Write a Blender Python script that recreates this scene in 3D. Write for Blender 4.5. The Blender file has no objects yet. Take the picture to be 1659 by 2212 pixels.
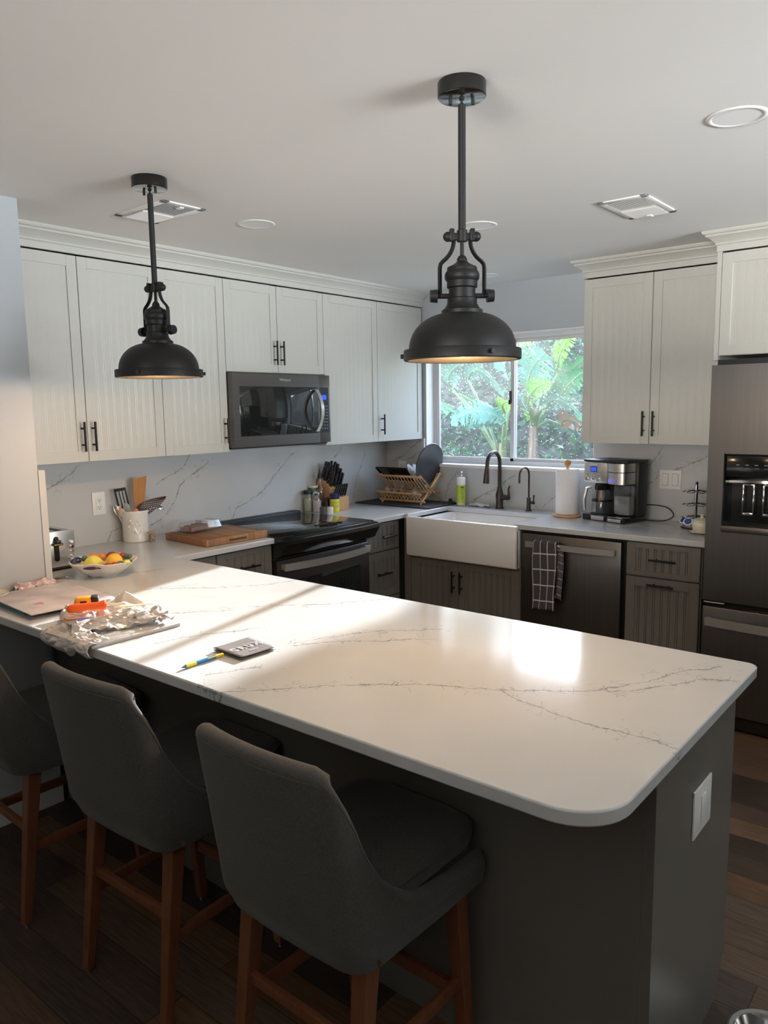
SKY, SKY_BAND, SUN, E_RIGHT, E_REAR, EXPO = 1.5, 4.2, 18, 50, 41, .2
import bpy, bmesh, math, random
from math import sin, cos, pi, radians as R
from mathutils import Vector as V, Matrix as M, noise
random.seed(7)
sc = bpy.context.scene
COL = sc.collection

# ------------------------------------------------------------------ materials
def mat(name, color=(.8, .8, .8), rough=.5, metal=0.0, spec=.5, coat=0, trans=0, emit=None, es=0, alpha=1, sheen=0, ior=1.5):
    m = bpy.data.materials.new(name); m.use_nodes = True
    b = m.node_tree.nodes['Principled BSDF']
    b.inputs['Base Color'].default_value = (*color, 1)
    b.inputs['Roughness'].default_value = rough
    b.inputs['Metallic'].default_value = metal
    b.inputs['Specular IOR Level'].default_value = spec
    b.inputs['Coat Weight'].default_value = coat
    b.inputs['Coat Roughness'].default_value = .08
    b.inputs['Transmission Weight'].default_value = trans
    b.inputs['Sheen Weight'].default_value = sheen
    b.inputs['IOR'].default_value = ior
    b.inputs['Alpha'].default_value = alpha
    if emit:
        b.inputs['Emission Color'].default_value = (*emit, 1); b.inputs['Emission Strength'].default_value = es
    return m
def nt(m): return m.node_tree, m.node_tree.nodes, m.node_tree.links, m.node_tree.nodes['Principled BSDF']
def coords(m, scale=(1, 1, 1), obj=True):
    t, N, L, b = nt(m)
    c = N.new('ShaderNodeTexCoord'); mp = N.new('ShaderNodeMapping'); mp.inputs['Scale'].default_value = scale
    L.new(c.outputs['Object'], mp.inputs['Vector']); return mp.outputs['Vector']
def noise_node(m, vec, scale, detail=4, rough=.5):
    t, N, L, b = nt(m)
    n = N.new('ShaderNodeTexNoise'); n.inputs['Scale'].default_value = scale; n.inputs['Detail'].default_value = detail; n.inputs['Roughness'].default_value = rough
    L.new(vec, n.inputs['Vector']); return n
def ramp(m, fac, stops):
    t, N, L, b = nt(m)
    r = N.new('ShaderNodeValToRGB'); e = r.color_ramp.elements
    while len(e) < len(stops): e.new(.5)
    for i, (p, c) in enumerate(stops): e[i].position = p; e[i].color = (*c, 1)
    L.new(fac, r.inputs[0]); return r.outputs[0]
def bump(m, h, strength=.2, dist=.01):
    t, N, L, b = nt(m)
    n = N.new('ShaderNodeBump'); n.inputs['Strength'].default_value = strength; n.inputs['Distance'].default_value = dist
    L.new(h, n.inputs['Height']); L.new(n.outputs[0], b.inputs['Normal'])
def varied(name, c1, c2, scale=8, rough=.5, metal=0, stretch=(1, 1, 1), bmp=0, bd=.002, detail=4, **k):
    m = mat(name, c1, rough, metal, **k); t, N, L, b = nt(m)
    n = noise_node(m, coords(m, stretch), scale, detail)
    L.new(ramp(m, n.outputs[0], [(.3, c1), (.7, c2)]), b.inputs['Base Color'])
    if bmp: bump(m, n.outputs[0], bmp, bd)
    return m

class NB:  # small node math builder
    def __init__(s, m): s.t, s.N, s.L, s.b = nt(m)
    def put(s, x, inp):
        if isinstance(x, (int, float)): inp.default_value = x
        else: s.L.new(x, inp)
    def m(s, op, a, b=0.0, c=None):
        n = s.N.new('ShaderNodeMath'); n.operation = op; s.put(a, n.inputs[0]); s.put(b, n.inputs[1])
        if c is not None: s.put(c, n.inputs[2])
        return n.outputs[0]
def quartz(name, lines, axes, seed=0.0, width=.0018):
    """white quartz, veins follow the given polylines (metres, in the slab's own plane)"""
    m = mat(name, (.8, .8, .79), .13, spec=.42); nb = NB(m)
    N, L = nb.N, nb.L
    c = N.new('ShaderNodeTexCoord'); sp = N.new('ShaderNodeSeparateXYZ'); L.new(c.outputs['Object'], sp.inputs[0])
    P = sp.outputs[axes[0]]; Q = sp.outputs[axes[1]]
    def warp(scale, amp, det):
        n = N.new('ShaderNodeTexNoise'); n.inputs['Scale'].default_value = scale; n.inputs['Detail'].default_value = det; n.inputs['Roughness'].default_value = .65
        mp = N.new('ShaderNodeMapping'); mp.inputs['Location'].default_value = (seed, seed * 2, 0); L.new(c.outputs['Object'], mp.inputs[0]); L.new(mp.outputs[0], n.inputs['Vector'])
        s2 = N.new('ShaderNodeSeparateColor'); L.new(n.outputs['Color'], s2.inputs[0])
        return [nb.m('MULTIPLY', nb.m('SUBTRACT', s2.outputs[i], .5), amp) for i in (0, 1)]
    w1 = warp(9, .06, 5); w2 = warp(50, .022, 4)
    P = nb.m('ADD', nb.m('ADD', P, w1[0]), w2[0]); Q = nb.m('ADD', nb.m('ADD', Q, w1[1]), w2[1])
    n3 = N.new('ShaderNodeTexNoise'); n3.inputs['Scale'].default_value = 22; n3.inputs['Detail'].default_value = 2; L.new(c.outputs['Object'], n3.inputs['Vector'])
    thick = nb.m('MULTIPLY', nb.m('POWER', n3.outputs[0], 2.0), width * 7)
    total = None
    for ln in lines:
        for (a, b_) in zip(ln[:-1], ln[1:]):
            dx, dy = b_[0] - a[0], b_[1] - a[1]; l2 = dx * dx + dy * dy
            px = nb.m('SUBTRACT', P, a[0]); py = nb.m('SUBTRACT', Q, a[1])
            tt = nb.m('ADD', nb.m('MULTIPLY', px, dx / l2), nb.m('MULTIPLY', py, dy / l2))
            cl = N.new('ShaderNodeClamp'); L.new(tt, cl.inputs[0])
            ex = nb.m('SUBTRACT', px, nb.m('MULTIPLY', cl.outputs[0], dx)); ey = nb.m('SUBTRACT', py, nb.m('MULTIPLY', cl.outputs[0], dy))
            d2 = nb.m('ADD', nb.m('MULTIPLY', ex, ex), nb.m('MULTIPLY', ey, ey))
            total = d2 if total is None else nb.m('MINIMUM', total, d2)
    d = nb.m('SQRT', total)
    k = nb.m('SUBTRACT', 1.0, nb.m('DIVIDE', d, nb.m('ADD', thick, .0004)))
    cl = N.new('ShaderNodeClamp'); L.new(k, cl.inputs[0])
    # faint side cracks close to the main veins
    vo = N.new('ShaderNodeTexVoronoi'); vo.feature = 'DISTANCE_TO_EDGE'; vo.inputs['Scale'].default_value = 26; L.new(c.outputs['Object'], vo.inputs['Vector'])
    side = nb.m('MULTIPLY', nb.m('LESS_THAN', vo.outputs[0], .018), nb.m('LESS_THAN', d, nb.m('MULTIPLY', nb.m('SUBTRACT', n3.outputs[0], .40), .20)))
    fac = nb.m('MINIMUM', nb.m('ADD', nb.m('MULTIPLY', cl.outputs[0], .66), nb.m('MULTIPLY', side, .38)), 1.0)
    cloud = N.new('ShaderNodeTexNoise'); cloud.inputs['Scale'].default_value = 3; L.new(c.outputs['Object'], cloud.inputs['Vector'])
    base = ramp(m, cloud.outputs[0], [(.3, (.50, .52, .525)), (.7, (.56, .57, .57))])
    mx = N.new('ShaderNodeMix'); mx.data_type = 'RGBA'; L.new(fac, mx.inputs[0]); L.new(base, mx.inputs[6]); mx.inputs[7].default_value = (.10, .10, .105, 1)
    L.new(mx.outputs[2], nb.b.inputs['Base Color'])
    return m

PEN = [
[(2.114,-3.365),(2.195,-3.363),(2.438,-3.13),(2.61,-3.002),(2.737,-2.954),(2.824,-2.881),(2.911,-2.827),(2.967,-2.72),(3.012,-2.605),(3.099,-2.466)],
[(2.911,-2.827),(2.99,-2.756),(3.093,-2.594),(3.17,-2.552)],
[(2.737,-2.954),(2.823,-2.986),(2.916,-3.009),(3.01,-3.012),(3.087,-3.008),(3.171,-3.02)],
[(2.061,-2.987),(2.1,-2.874),(2.19,-2.743),(2.323,-2.621)],[(2.073,-3.0),(2.169,-2.886),(2.365,-2.719)],
[(1.479,-3.017),(1.612,-2.862)],[(1.636,-2.784),(1.824,-2.61),(1.968,-2.402)],[(1.157,-2.807),(1.424,-2.552),(1.466,-2.394)],
[(1.729,-3.237),(1.775,-3.089),(1.864,-2.944)],[(.953,-3.071),(1.098,-2.949),(1.128,-2.829),(1.195,-2.685)],[(2.074,-3.32),(2.136,-3.186)],[(.699,-2.808),(.813,-2.683),(.847,-2.568)]]
STV = [
[(-2.653,1.218),(-2.57,1.258),(-2.478,1.329)],[(-2.086,.968),(-1.986,1.015),(-1.913,1.106),(-1.883,1.175),(-1.768,1.237),(-1.676,1.297)],
[(-2.029,1.19),(-1.904,1.247),(-1.842,1.287),(-1.798,1.339)],[(-2.347,.926),(-2.314,.975),(-2.259,.988)],
[(-1.522,.94),(-1.476,1.0),(-1.386,1.03),(-1.266,1.082),(-1.127,1.197),(-.977,1.317)],[(-.602,1.249),(-.514,1.331)],
[(-.275,1.313),(-.277,1.253),(-.369,1.085),(-.409,.938)]]
WIN = [
[(.049,1.183),(.16,1.235),(.229,1.281),(.356,1.364)],[(.172,1.201),(.28,1.238),(.364,1.291)],[(.552,.949),(.572,1.043),(.647,1.135)],
[(.77,.937),(.864,.991),(.991,1.055),(1.114,1.145)],[(1.32,.939),(1.408,1.011),(1.564,1.129)],
[(1.92,1.071),(1.975,1.104),(2.063,1.174),(2.189,1.227),(2.273,1.254),(2.331,1.295)],[(1.972,1.206),(2.025,1.254),(2.082,1.328)]]
SML = [[(.1,-.5),(.4,-.3)],[(1.7,-.55),(2.1,-.4),(2.45,-.5)],[(2.0,-.2),(2.2,-.35)]]

Q = dict(pen=quartz('quartz_peninsula', PEN, (0, 1), 1.3), stv=quartz('quartz_stove_wall', STV, (1, 2), 4.1, .002),
         win=quartz('quartz_window_wall', WIN, (0, 2), 7.7, .002), small=quartz('quartz_sink_run', SML, (0, 1), 2.2))
MT = dict(
    ceiling=varied('ceiling_paint', (.80, .79, .765), (.82, .81, .785), 2, .7, spec=.2),
    wall=varied('blue_grey_wall_paint', (.44, .475, .505), (.46, .495, .525), 3, .6, spec=.25),
    white=mat('white_trim_paint', (.82, .82, .80), .35, spec=.4),
    cab=varied('cream_white_cabinet_lacquer', (.51, .51, .47), (.53, .53, .49), 4, .33, spec=.45),
    taupe=varied('taupe_cabinet_lacquer', (.138, .132, .118), (.148, .142, .127), 4, .35, spec=.45),
    pull=mat('black_bronze_pull', (.012, .011, .012), .35, .6),
    black=mat('matte_black_metal', (.011, .011, .0115), .5, .1, spec=.35),
    gloss=mat('black_glossy_plastic', (.008, .009, .010), .12, spec=.6),
    glass_black=mat('black_glass', (.012, .014, .014), .04, spec=.7),
    dplastic=mat('dark_plastic', (.02, .02, .022), .45),
    bss=varied('black_stainless', (.125, .118, .113), (.14, .133, .127), 60, .36, .9, (1, 1, .02), bmp=.03, bd=.0005),
    bssh=varied('black_stainless_across', (.15, .14, .133), (.17, .16, .152), 60, .34, .9, (.02, .02, 1), bmp=.03, bd=.0005),
    steel=varied('brushed_steel', (.70, .68, .65), (.78, .76, .73), 50, .33, 1, (.03, .03, 1)),
    chrome=mat('chrome', (.8, .8, .82), .08, 1),
    porc=mat('white_fireclay', (.80, .80, .79), .16, spec=.5, coat=.4),
    ceramic=mat('white_ceramic', (.78, .76, .72), .2, coat=.5),
    bronze=varied('oil_rubbed_bronze', (.055, .042, .038), (.085, .065, .058), 30, .3, .8),
    glass=mat('clear_glass', (1, 1, 1), .02, trans=1, ior=1.45),
    clear=mat('clear_plastic', (.95, .95, .95), .08, trans=.95, ior=1.3),
    paper=varied('paper_towel', (.80, .80, .80), (.86, .86, .86), 120, .9, bmp=.25, bd=.001, spec=.1),
    blue_led=mat('blue_display', (.0, .0, .1), .3, emit=(.02, .06, 1), es=1.6),
    rubber=mat('black_rubber', (.02, .02, .02), .7),
    teal=mat('teal_endpaper', (.06, .17, .19), .6),
    orange=mat('orange_plastic', (1, .13, .01), .35),
    yellow=mat('yellow_plastic', (.85, .55, .03), .35),
    lemon=varied('lemon_skin', (.82, .70, .10), (.75, .72, .16), 30, .4, bmp=.1),
    ngold=varied('orange_yellow_skin', (.90, .58, .05), (.86, .50, .05), 30, .35, bmp=.1),
)
def wood(name, c1, c2, stretch=(1, 12, 1), scale=6, rough=.45):
    m = mat(name, c1, rough); t, N, L, b = nt(m)
    n = noise_node(m, coords(m, stretch), scale, 6, .6)
    L.new(ramp(m, n.outputs[0], [(.25, c1), (.55, c2), (.8, c1)]), b.inputs['Base Color']); bump(m, n.outputs[0], .08, .002)
    return m
MT['handle_steel'] = mat('satin_steel_handle', (.62, .60, .57), .30, .75)
MT['oven'] = mat('dark_oven_steel', (.07, .064, .062), .32, .8)
MT['leg'] = wood('orange_brown_wood', (.12, .042, .018), (.17, .062, .026), (8, 8, 1), 5)
MT['bamboo'] = wood('bamboo', (.48, .27, .12), (.60, .36, .17), (6, 6, 6), 5)
MT['block'] = wood('light_beech', (.50, .27, .11), (.58, .33, .14), (4, 4, 1), 6)
MT['spatwood'] = wood('bamboo_spatula', (.42, .19, .06), (.50, .25, .09), (10, 10, 1), 6)
def board_mat():
    m = mat('strip_cutting_board', (.4, .22, .1), .5); t, N, L, b = nt(m)
    v = coords(m); br = N.new('ShaderNodeTexBrick'); br.inputs['Scale'].default_value = 1; br.inputs['Brick Width'].default_value = .30
    br.inputs['Row Height'].default_value = .036; br.inputs['Mortar Size'].default_value = .0006; br.inputs['Color1'].default_value = (.42, .22, .10, 1); br.inputs['Color2'].default_value = (.25, .115, .05, 1)
    br.inputs['Mortar'].default_value = (.16, .08, .04, 1); L.new(v, br.inputs['Vector'])
    n = noise_node(m, coords(m, (4, 30, 4)), 6, 5); mx = N.new('ShaderNodeMix'); mx.data_type = 'RGBA'; mx.blend_type = 'MULTIPLY'; mx.inputs[0].default_value = .5
    L.new(br.outputs[0], mx.inputs[6]); L.new(ramp(m, n.outputs[0], [(.3, (.6, .6, .6)), (.7, (1, 1, 1))]), mx.inputs[7]); L.new(mx.outputs[2], b.inputs['Base Color']); return m
MT['board'] = board_mat()
def floor_mat():
    m = mat('dark_vinyl_planks', (.1, .06, .04), .38, spec=.4); t, N, L, b = nt(m)
    v = coords(m); br = N.new('ShaderNodeTexBrick'); br.inputs['Scale'].default_value = 1; br.inputs['Brick Width'].default_value = 1.22; br.inputs['Row Height'].default_value = .125
    br.inputs['Mortar Size'].default_value = .0012; br.inputs['Color1'].default_value = (0, 0, 0, 1); br.inputs['Color2'].default_value = (1, 1, 1, 1); br.inputs['Mortar'].default_value = (.1, .1, .1, 1); br.inputs['Mortar Smooth'].default_value = 0
    br.offset_frequency = 2; br.offset = .37; L.new(v, br.inputs['Vector'])
    s = N.new('ShaderNodeSeparateColor'); L.new(br.outputs[0], s.inputs[0])
    tone = ramp(m, s.outputs[0], [(0, (.035, .026, .022)), (.25, (.085, .06, .048)), (.45, (.14, .078, .042)), (.62, (.075, .066, .062)), (.8, (.17, .10, .055)), (1, (.11, .085, .07))])
    n = noise_node(m, coords(m, (2.5, 40, 1)), 3, 7, .65)
    mx = N.new('ShaderNodeMix'); mx.data_type = 'RGBA'; mx.blend_type = 'MULTIPLY'; mx.inputs[0].default_value = .85
    L.new(tone, mx.inputs[6]); L.new(ramp(m, n.outputs[0], [(.3, (.35, .35, .35)), (.7, (1.2, 1.2, 1.2))]), mx.inputs[7])
    mx2 = N.new('ShaderNodeMix'); mx2.data_type = 'RGBA'; L.new(br.outputs['Fac'], mx2.inputs[0]); L.new(mx.outputs[2], mx2.inputs[6]); mx2.inputs[7].default_value = (.01, .008, .007, 1)
    L.new(mx2.outputs[2], b.inputs['Base Color']); bump(m, n.outputs[0], .12, .002); return m
MT['floor'] = floor_mat()
def fabric(name, c1, c2):
    m = mat(name, c1, .92, spec=.12, sheen=.15); t, N, L, b = nt(m)
    n1 = noise_node(m, coords(m, (1, 1, 9)), 260, 2); n2 = noise_node(m, coords(m, (9, 9, 1)), 120, 2)
    mm = N.new('ShaderNodeMath'); mm.operation = 'ADD'; L.new(n1.outputs[0], mm.inputs[0]); L.new(n2.outputs[0], mm.inputs[1])
    m2 = N.new('ShaderNodeMath'); m2.operation = 'MULTIPLY'; L.new(mm.outputs[0], m2.inputs[0]); m2.inputs[1].default_value = .5
    L.new(ramp(m, m2.outputs[0], [(.35, c1), (.65, c2)]), b.inputs['Base Color']); bump(m, m2.outputs[0], .25, .0015); return m
MT['fabric'] = fabric('grey_woven_upholstery', (.050, .048, .045), (.112, .107, .100))
def check_mat():
    m = mat('grey_windowpane_check', (.05, .05, .055), .9, spec=.1); nb = NB(m)
    c = nb.N.new('ShaderNodeTexCoord'); s = nb.N.new('ShaderNodeSeparateXYZ'); nb.L.new(c.outputs['UV'], s.inputs[0])
    def line(o, n, w): return nb.m('LESS_THAN', nb.m('FRACT', nb.m('MULTIPLY', o, n)), w)
    f = nb.m('MAXIMUM', line(s.outputs[0], 3.2, .085), line(s.outputs[1], 6.6, .075))
    mx = nb.N.new('ShaderNodeMix'); mx.data_type = 'RGBA'; nb.L.new(f, mx.inputs[0]); mx.inputs[6].default_value = (.075, .07, .08, 1); mx.inputs[7].default_value = (.6, .6, .62, 1)
    nb.L.new(mx.outputs[2], nb.b.inputs['Base Color']); return m
MT['check'] = check_mat()
def dusty_glass():
    m = bpy.data.materials.new('rain_spotted_window_glass'); m.use_nodes = True; N, L = m.node_tree.nodes, m.node_tree.links; N.clear()
    o = N.new('ShaderNodeOutputMaterial'); tr = N.new('ShaderNodeBsdfTransparent'); tl = N.new('ShaderNodeBsdfTranslucent'); gl = N.new('ShaderNodeBsdfGlossy')
    gl.inputs['Roughness'].default_value = .02; tl.inputs[0].default_value = (.85, .9, .95, 1)
    c = N.new('ShaderNodeTexCoord'); vo = N.new('ShaderNodeTexVoronoi'); vo.inputs['Scale'].default_value = 46; vo.inputs['Randomness'].default_value = 1; L.new(c.outputs['Object'], vo.inputs[0])
    ns = N.new('ShaderNodeTexNoise'); ns.inputs['Scale'].default_value = 5; L.new(c.outputs['Object'], ns.inputs[0])
    lt = N.new('ShaderNodeMath'); lt.operation = 'LESS_THAN'; L.new(vo.outputs['Distance'], lt.inputs[0]); lt.inputs[1].default_value = .13
    mr = N.new('ShaderNodeMapRange'); L.new(ns.outputs[0], mr.inputs[0]); mr.inputs[1].default_value = .35; mr.inputs[2].default_value = .75; mr.inputs[3].default_value = .15; mr.inputs[4].default_value = .9
    mu = N.new('ShaderNodeMath'); mu.operation = 'MULTIPLY_ADD'; L.new(lt.outputs[0], mu.inputs[0]); L.new(mr.outputs[0], mu.inputs[1]); mu.inputs[2].default_value = .02
    mix = N.new('ShaderNodeMixShader'); L.new(mu.outputs[0], mix.inputs[0]); L.new(tr.outputs[0], mix.inputs[1]); L.new(tl.outputs[0], mix.inputs[2])
    mix2 = N.new('ShaderNodeMixShader'); mix2.inputs[0].default_value = .05; L.new(mix.outputs[0], mix2.inputs[1]); L.new(gl.outputs[0], mix2.inputs[2]); L.new(mix2.outputs[0], o.inputs[0])
    return m
MT['pane'] = dusty_glass()
def thinclear(name='thin_clear_plastic', f=.06):
    m = bpy.data.materials.new(name); m.use_nodes = True; N, L = m.node_tree.nodes, m.node_tree.links; N.clear()
    o = N.new('ShaderNodeOutputMaterial'); tr = N.new('ShaderNodeBsdfTransparent'); gl = N.new('ShaderNodeBsdfGlossy'); gl.inputs['Roughness'].default_value = .18
    tr.inputs[0].default_value = (.93, .93, .93, 1); mix = N.new('ShaderNodeMixShader'); fr = N.new('ShaderNodeLayerWeight'); fr.inputs[0].default_value = .35
    ma = N.new('ShaderNodeMath'); ma.operation = 'MULTIPLY_ADD'; L.new(fr.outputs['Facing'], ma.inputs[0]); ma.inputs[1].default_value = .4; ma.inputs[2].default_value = f
    L.new(ma.outputs[0], mix.inputs[0]); L.new(tr.outputs[0], mix.inputs[1]); L.new(gl.outputs[0], mix.inputs[2]); L.new(mix.outputs[0], o.inputs[0]); return m
MT['thin'] = thinclear()
MT['thin2'] = thinclear('thin_clear_glass', .10)

# ------------------------------------------------------------------ mesh builder
class MB:
    def __init__(s): s.b = bmesh.new(); s.uv = None
    def _t(s, vs, T):
        if T is not None: bmesh.ops.transform(s.b, matrix=T, verts=vs)
    def box(s, x0, x1, y0, y1, z0, z1, bev=0, T=None, seg=2):
        r = bmesh.ops.create_cube(s.b, size=1, matrix=M.Translation(((x0 + x1) / 2, (y0 + y1) / 2, (z0 + z1) / 2)) @ M.Diagonal((abs(x1 - x0), abs(y1 - y0), abs(z1 - z0), 1)))
        vs = r['verts']
        if bev:
            es = list({e for v in vs for e in v.link_edges})
            q = bmesh.ops.bevel(s.b, geom=es, offset=bev, segments=seg, profile=.5, affect='EDGES', clamp_overlap=True)
            vs = list({v for f in q['faces'] for v in f.verts} | {v for v in vs if v.is_valid})
            vs = list({w for v in vs for f in v.link_faces for w in f.verts})
        s._t(vs, T); return s
    def cyl(s, p0, p1, r0, r1=None, n=20, cap=True, T=None):
        r1 = r0 if r1 is None else r1; p0, p1 = V(p0), V(p1); d = p1 - p0
        q = d.to_track_quat('Z', 'Y').to_matrix().to_4x4()
        r = bmesh.ops.create_cone(s.b, cap_ends=cap, segments=n, radius1=max(r0, 1e-5), radius2=max(r1, 1e-5), depth=d.length, matrix=M.Translation((p0 + p1) / 2) @ q)
        s._t(r['verts'], T); return s
    def ball(s, c, r, n=16, sc_=(1, 1, 1), T=None, rot=None):
        q = bmesh.ops.create_uvsphere(s.b, u_segments=n, v_segments=max(6, n // 2), radius=r, matrix=M.Translation(c) @ (rot or M.Identity(4)) @ M.Diagonal((*sc_, 1)))
        s._t(q['verts'], T); return s
    def lathe(s, prof, c=(0, 0, 0), n=32, T=None, cap0=False, cap1=False, wob=None):
        rings = []
        for (r, z) in prof:
            ring = []
            for i in range(n):
                a = 2 * pi * i / n; rr = r; zz = z
                if wob: rr, zz = wob(r, z, a)
                ring.append(s.b.verts.new((c[0] + rr * cos(a), c[1] + rr * sin(a), c[2] + zz)))
            rings.append(ring)
        for a, b_ in zip(rings[:-1], rings[1:]):
            for i in range(n): s.b.faces.new((a[i], a[(i + 1) % n], b_[(i + 1) % n], b_[i]))
        if cap0: s.b.faces.new(rings[0][::-1])
        if cap1: s.b.faces.new(rings[-1])
        s._t([v for r in rings for v in r], T); return s
    def tube(s, pts, r, n=10, T=None, closed=False, cap=True, flat=1.0):
        pts = [V(p) for p in pts]; rr = r if isinstance(r, (list, tuple)) else [r] * len(pts); rings = []
        up = V((0, 0, 1)); prev = None
        for i, p in enumerate(pts):
            if closed: d = pts[(i + 1) % len(pts)] - pts[i - 1]
            else: d = pts[min(i + 1, len(pts) - 1)] - pts[max(i - 1, 0)]
            d.normalize()
            if prev is None:
                a = d.cross(up)
                if a.length < 1e-3: a = d.cross(V((1, 0, 0)))
            else: a = prev - d * prev.dot(d)
            a.normalize(); prev = a; b_ = d.cross(a)
            rings.append([s.b.verts.new(p + a * rr[i] * cos(2 * pi * k / n) + b_ * rr[i] * flat * sin(2 * pi * k / n)) for k in range(n)])
        m = len(rings)
        for j in range(m if closed else m - 1):
            A, B = rings[j], rings[(j + 1) % m]
            for k in range(n): s.b.faces.new((A[k], A[(k + 1) % n], B[(k + 1) % n], B[k]))
        if cap and not closed: s.b.faces.new(rings[0][::-1]); s.b.faces.new(rings[-1])
        s._t([v for r_ in rings for v in r_], T); return s
    def prism(s, poly, h0, h1, T=None):
        """polygon in xy extruded from z=h0 to z=h1"""
        a = [s.b.verts.new((x, y, h0)) for x, y in poly]; b_ = [s.b.verts.new((x, y, h1)) for x, y in poly]; n = len(poly)
        for i in range(n): s.b.faces.new((a[i], a[(i + 1) % n], b_[(i + 1) % n], b_[i]))
        s.b.faces.new(a[::-1]); s.b.faces.new(b_); s._t(a + b_, T); return s
    def sweep(s, prof, path, T=None):
        """profile (list of 3D-offset callables) not needed: straight extrusion of explicit rings"""
        rings = [[s.b.verts.new(p) for p in ring] for ring in path]
        for A, B in zip(rings[:-1], rings[1:]):
            for k in range(len(A) - 1): s.b.faces.new((A[k], A[k + 1], B[k + 1], B[k]))
        s._t([v for r in rings for v in r], T); return s
    def grid(s, fn, nu, nv, T=None, wrap=False, uv=False):
        vs = [[s.b.verts.new(fn(i / nu, j / nv)) for j in range(nv + 1)] for i in range(nu + (0 if wrap else 1))]
        lay = s.b.loops.layers.uv.verify() if uv else None
        m = len(vs)
        for i in range(nu):
            for j in range(nv):
                try: f = s.b.faces.new((vs[i][j], vs[(i + 1) % m][j], vs[(i + 1) % m][j + 1], vs[i][j + 1]))
                except ValueError: continue
                if lay:
                    for lp, (a, b_) in zip(f.loops, ((i, j), (i + 1, j), (i + 1, j + 1), (i, j + 1))): lp[lay].uv = (a / nu, b_ / nv)
        s._t([v for r in vs for v in r], T); return s
def root_loc(o):
    while o.parent: o = o.parent
    return o.location
def put(name, mb, m, parent=None, world=False, smooth=38, label=None, kind=None, bevel=0, sub=0, solid=0, loc=None):
    if world and parent is not None: bmesh.ops.translate(mb.b, verts=mb.b.verts, vec=-root_loc(parent))
    if loc is not None and parent is None: bmesh.ops.translate(mb.b, verts=mb.b.verts, vec=-V(loc))
    bmesh.ops.recalc_face_normals(mb.b, faces=mb.b.faces)
    for f in mb.b.faces: f.smooth = smooth > 0
    if smooth:
        for e in mb.b.edges:
            if len(e.link_faces) == 2 and e.calc_face_angle(0) > R(smooth): e.smooth = False
    me = bpy.data.meshes.new(name); mb.b.to_mesh(me); mb.b.free()
    me.materials.append(MT[m] if isinstance(m, str) else m)
    o = bpy.data.objects.new(name, me); COL.objects.link(o)
    if parent is not None: o.parent = parent
    if loc is not None and parent is None: o.location = loc
    if label: o['label'] = label
    if kind: o['kind'] = kind
    if bevel:
        q = o.modifiers.new('bevel', 'BEVEL'); q.width = bevel; q.segments = 2; q.limit_method = 'ANGLE'; q.angle_limit = R(40)
    if solid:
        q = o.modifiers.new('solid', 'SOLIDIFY'); q.thickness = solid; q.offset = 0
    if sub:
        q = o.modifiers.new('sub', 'SUBSURF'); q.levels = sub; q.render_levels = sub
    return o
def tag(o, label, cat, group=None):
    o['label'] = label; o['category'] = cat
    if group: o['group'] = group
    return o
def thing(name, label, cat, loc=(0, 0, 0), rz=0, group=None):
    o = bpy.data.objects.new(name, None); COL.objects.link(o); o.location = loc; o.rotation_euler = (0, 0, rz); o.empty_display_size = .05
    return tag(o, label, cat, group)
def dup(o, loc=None, rz=None, label=None, group=None):
    def cp(a, par):
        c = a.copy(); COL.objects.link(c)
        if par is not None: c.parent = par; c.matrix_parent_inverse = a.matrix_parent_inverse.copy()
        for ch in a.children: cp(ch, c)
        return c
    c = cp(o, None)
    if loc is not None: c.location = loc
    if rz is not None: c.rotation_euler = (0, 0, rz)
    if label: c['label'] = label
    if group: c['group'] = group
    return c
def text(name, body, size, T, m, parent, extrude=.0006, bold=False, world=True):
    cu = bpy.data.curves.new(name, 'FONT'); cu.body = body; cu.size = size; cu.extrude = extrude; cu.align_x = 'CENTER'; cu.align_y = 'CENTER'
    cu.offset = bold if isinstance(bold, float) else 0
    o = bpy.data.objects.new(name, cu); COL.objects.link(o); bpy.context.view_layer.update()
    me = bpy.data.meshes.new_from_object(o.evaluated_get(bpy.context.evaluated_depsgraph_get())); me.name = name
    bpy.data.objects.remove(o); bpy.data.curves.remove(cu)
    if world: T = M.Translation(-root_loc(parent)) @ T
    me.transform(T); me.materials.clear(); me.materials.append(MT[m] if isinstance(m, str) else m)
    o = bpy.data.objects.new(name, me); COL.objects.link(o); o.parent = parent; return o
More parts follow.
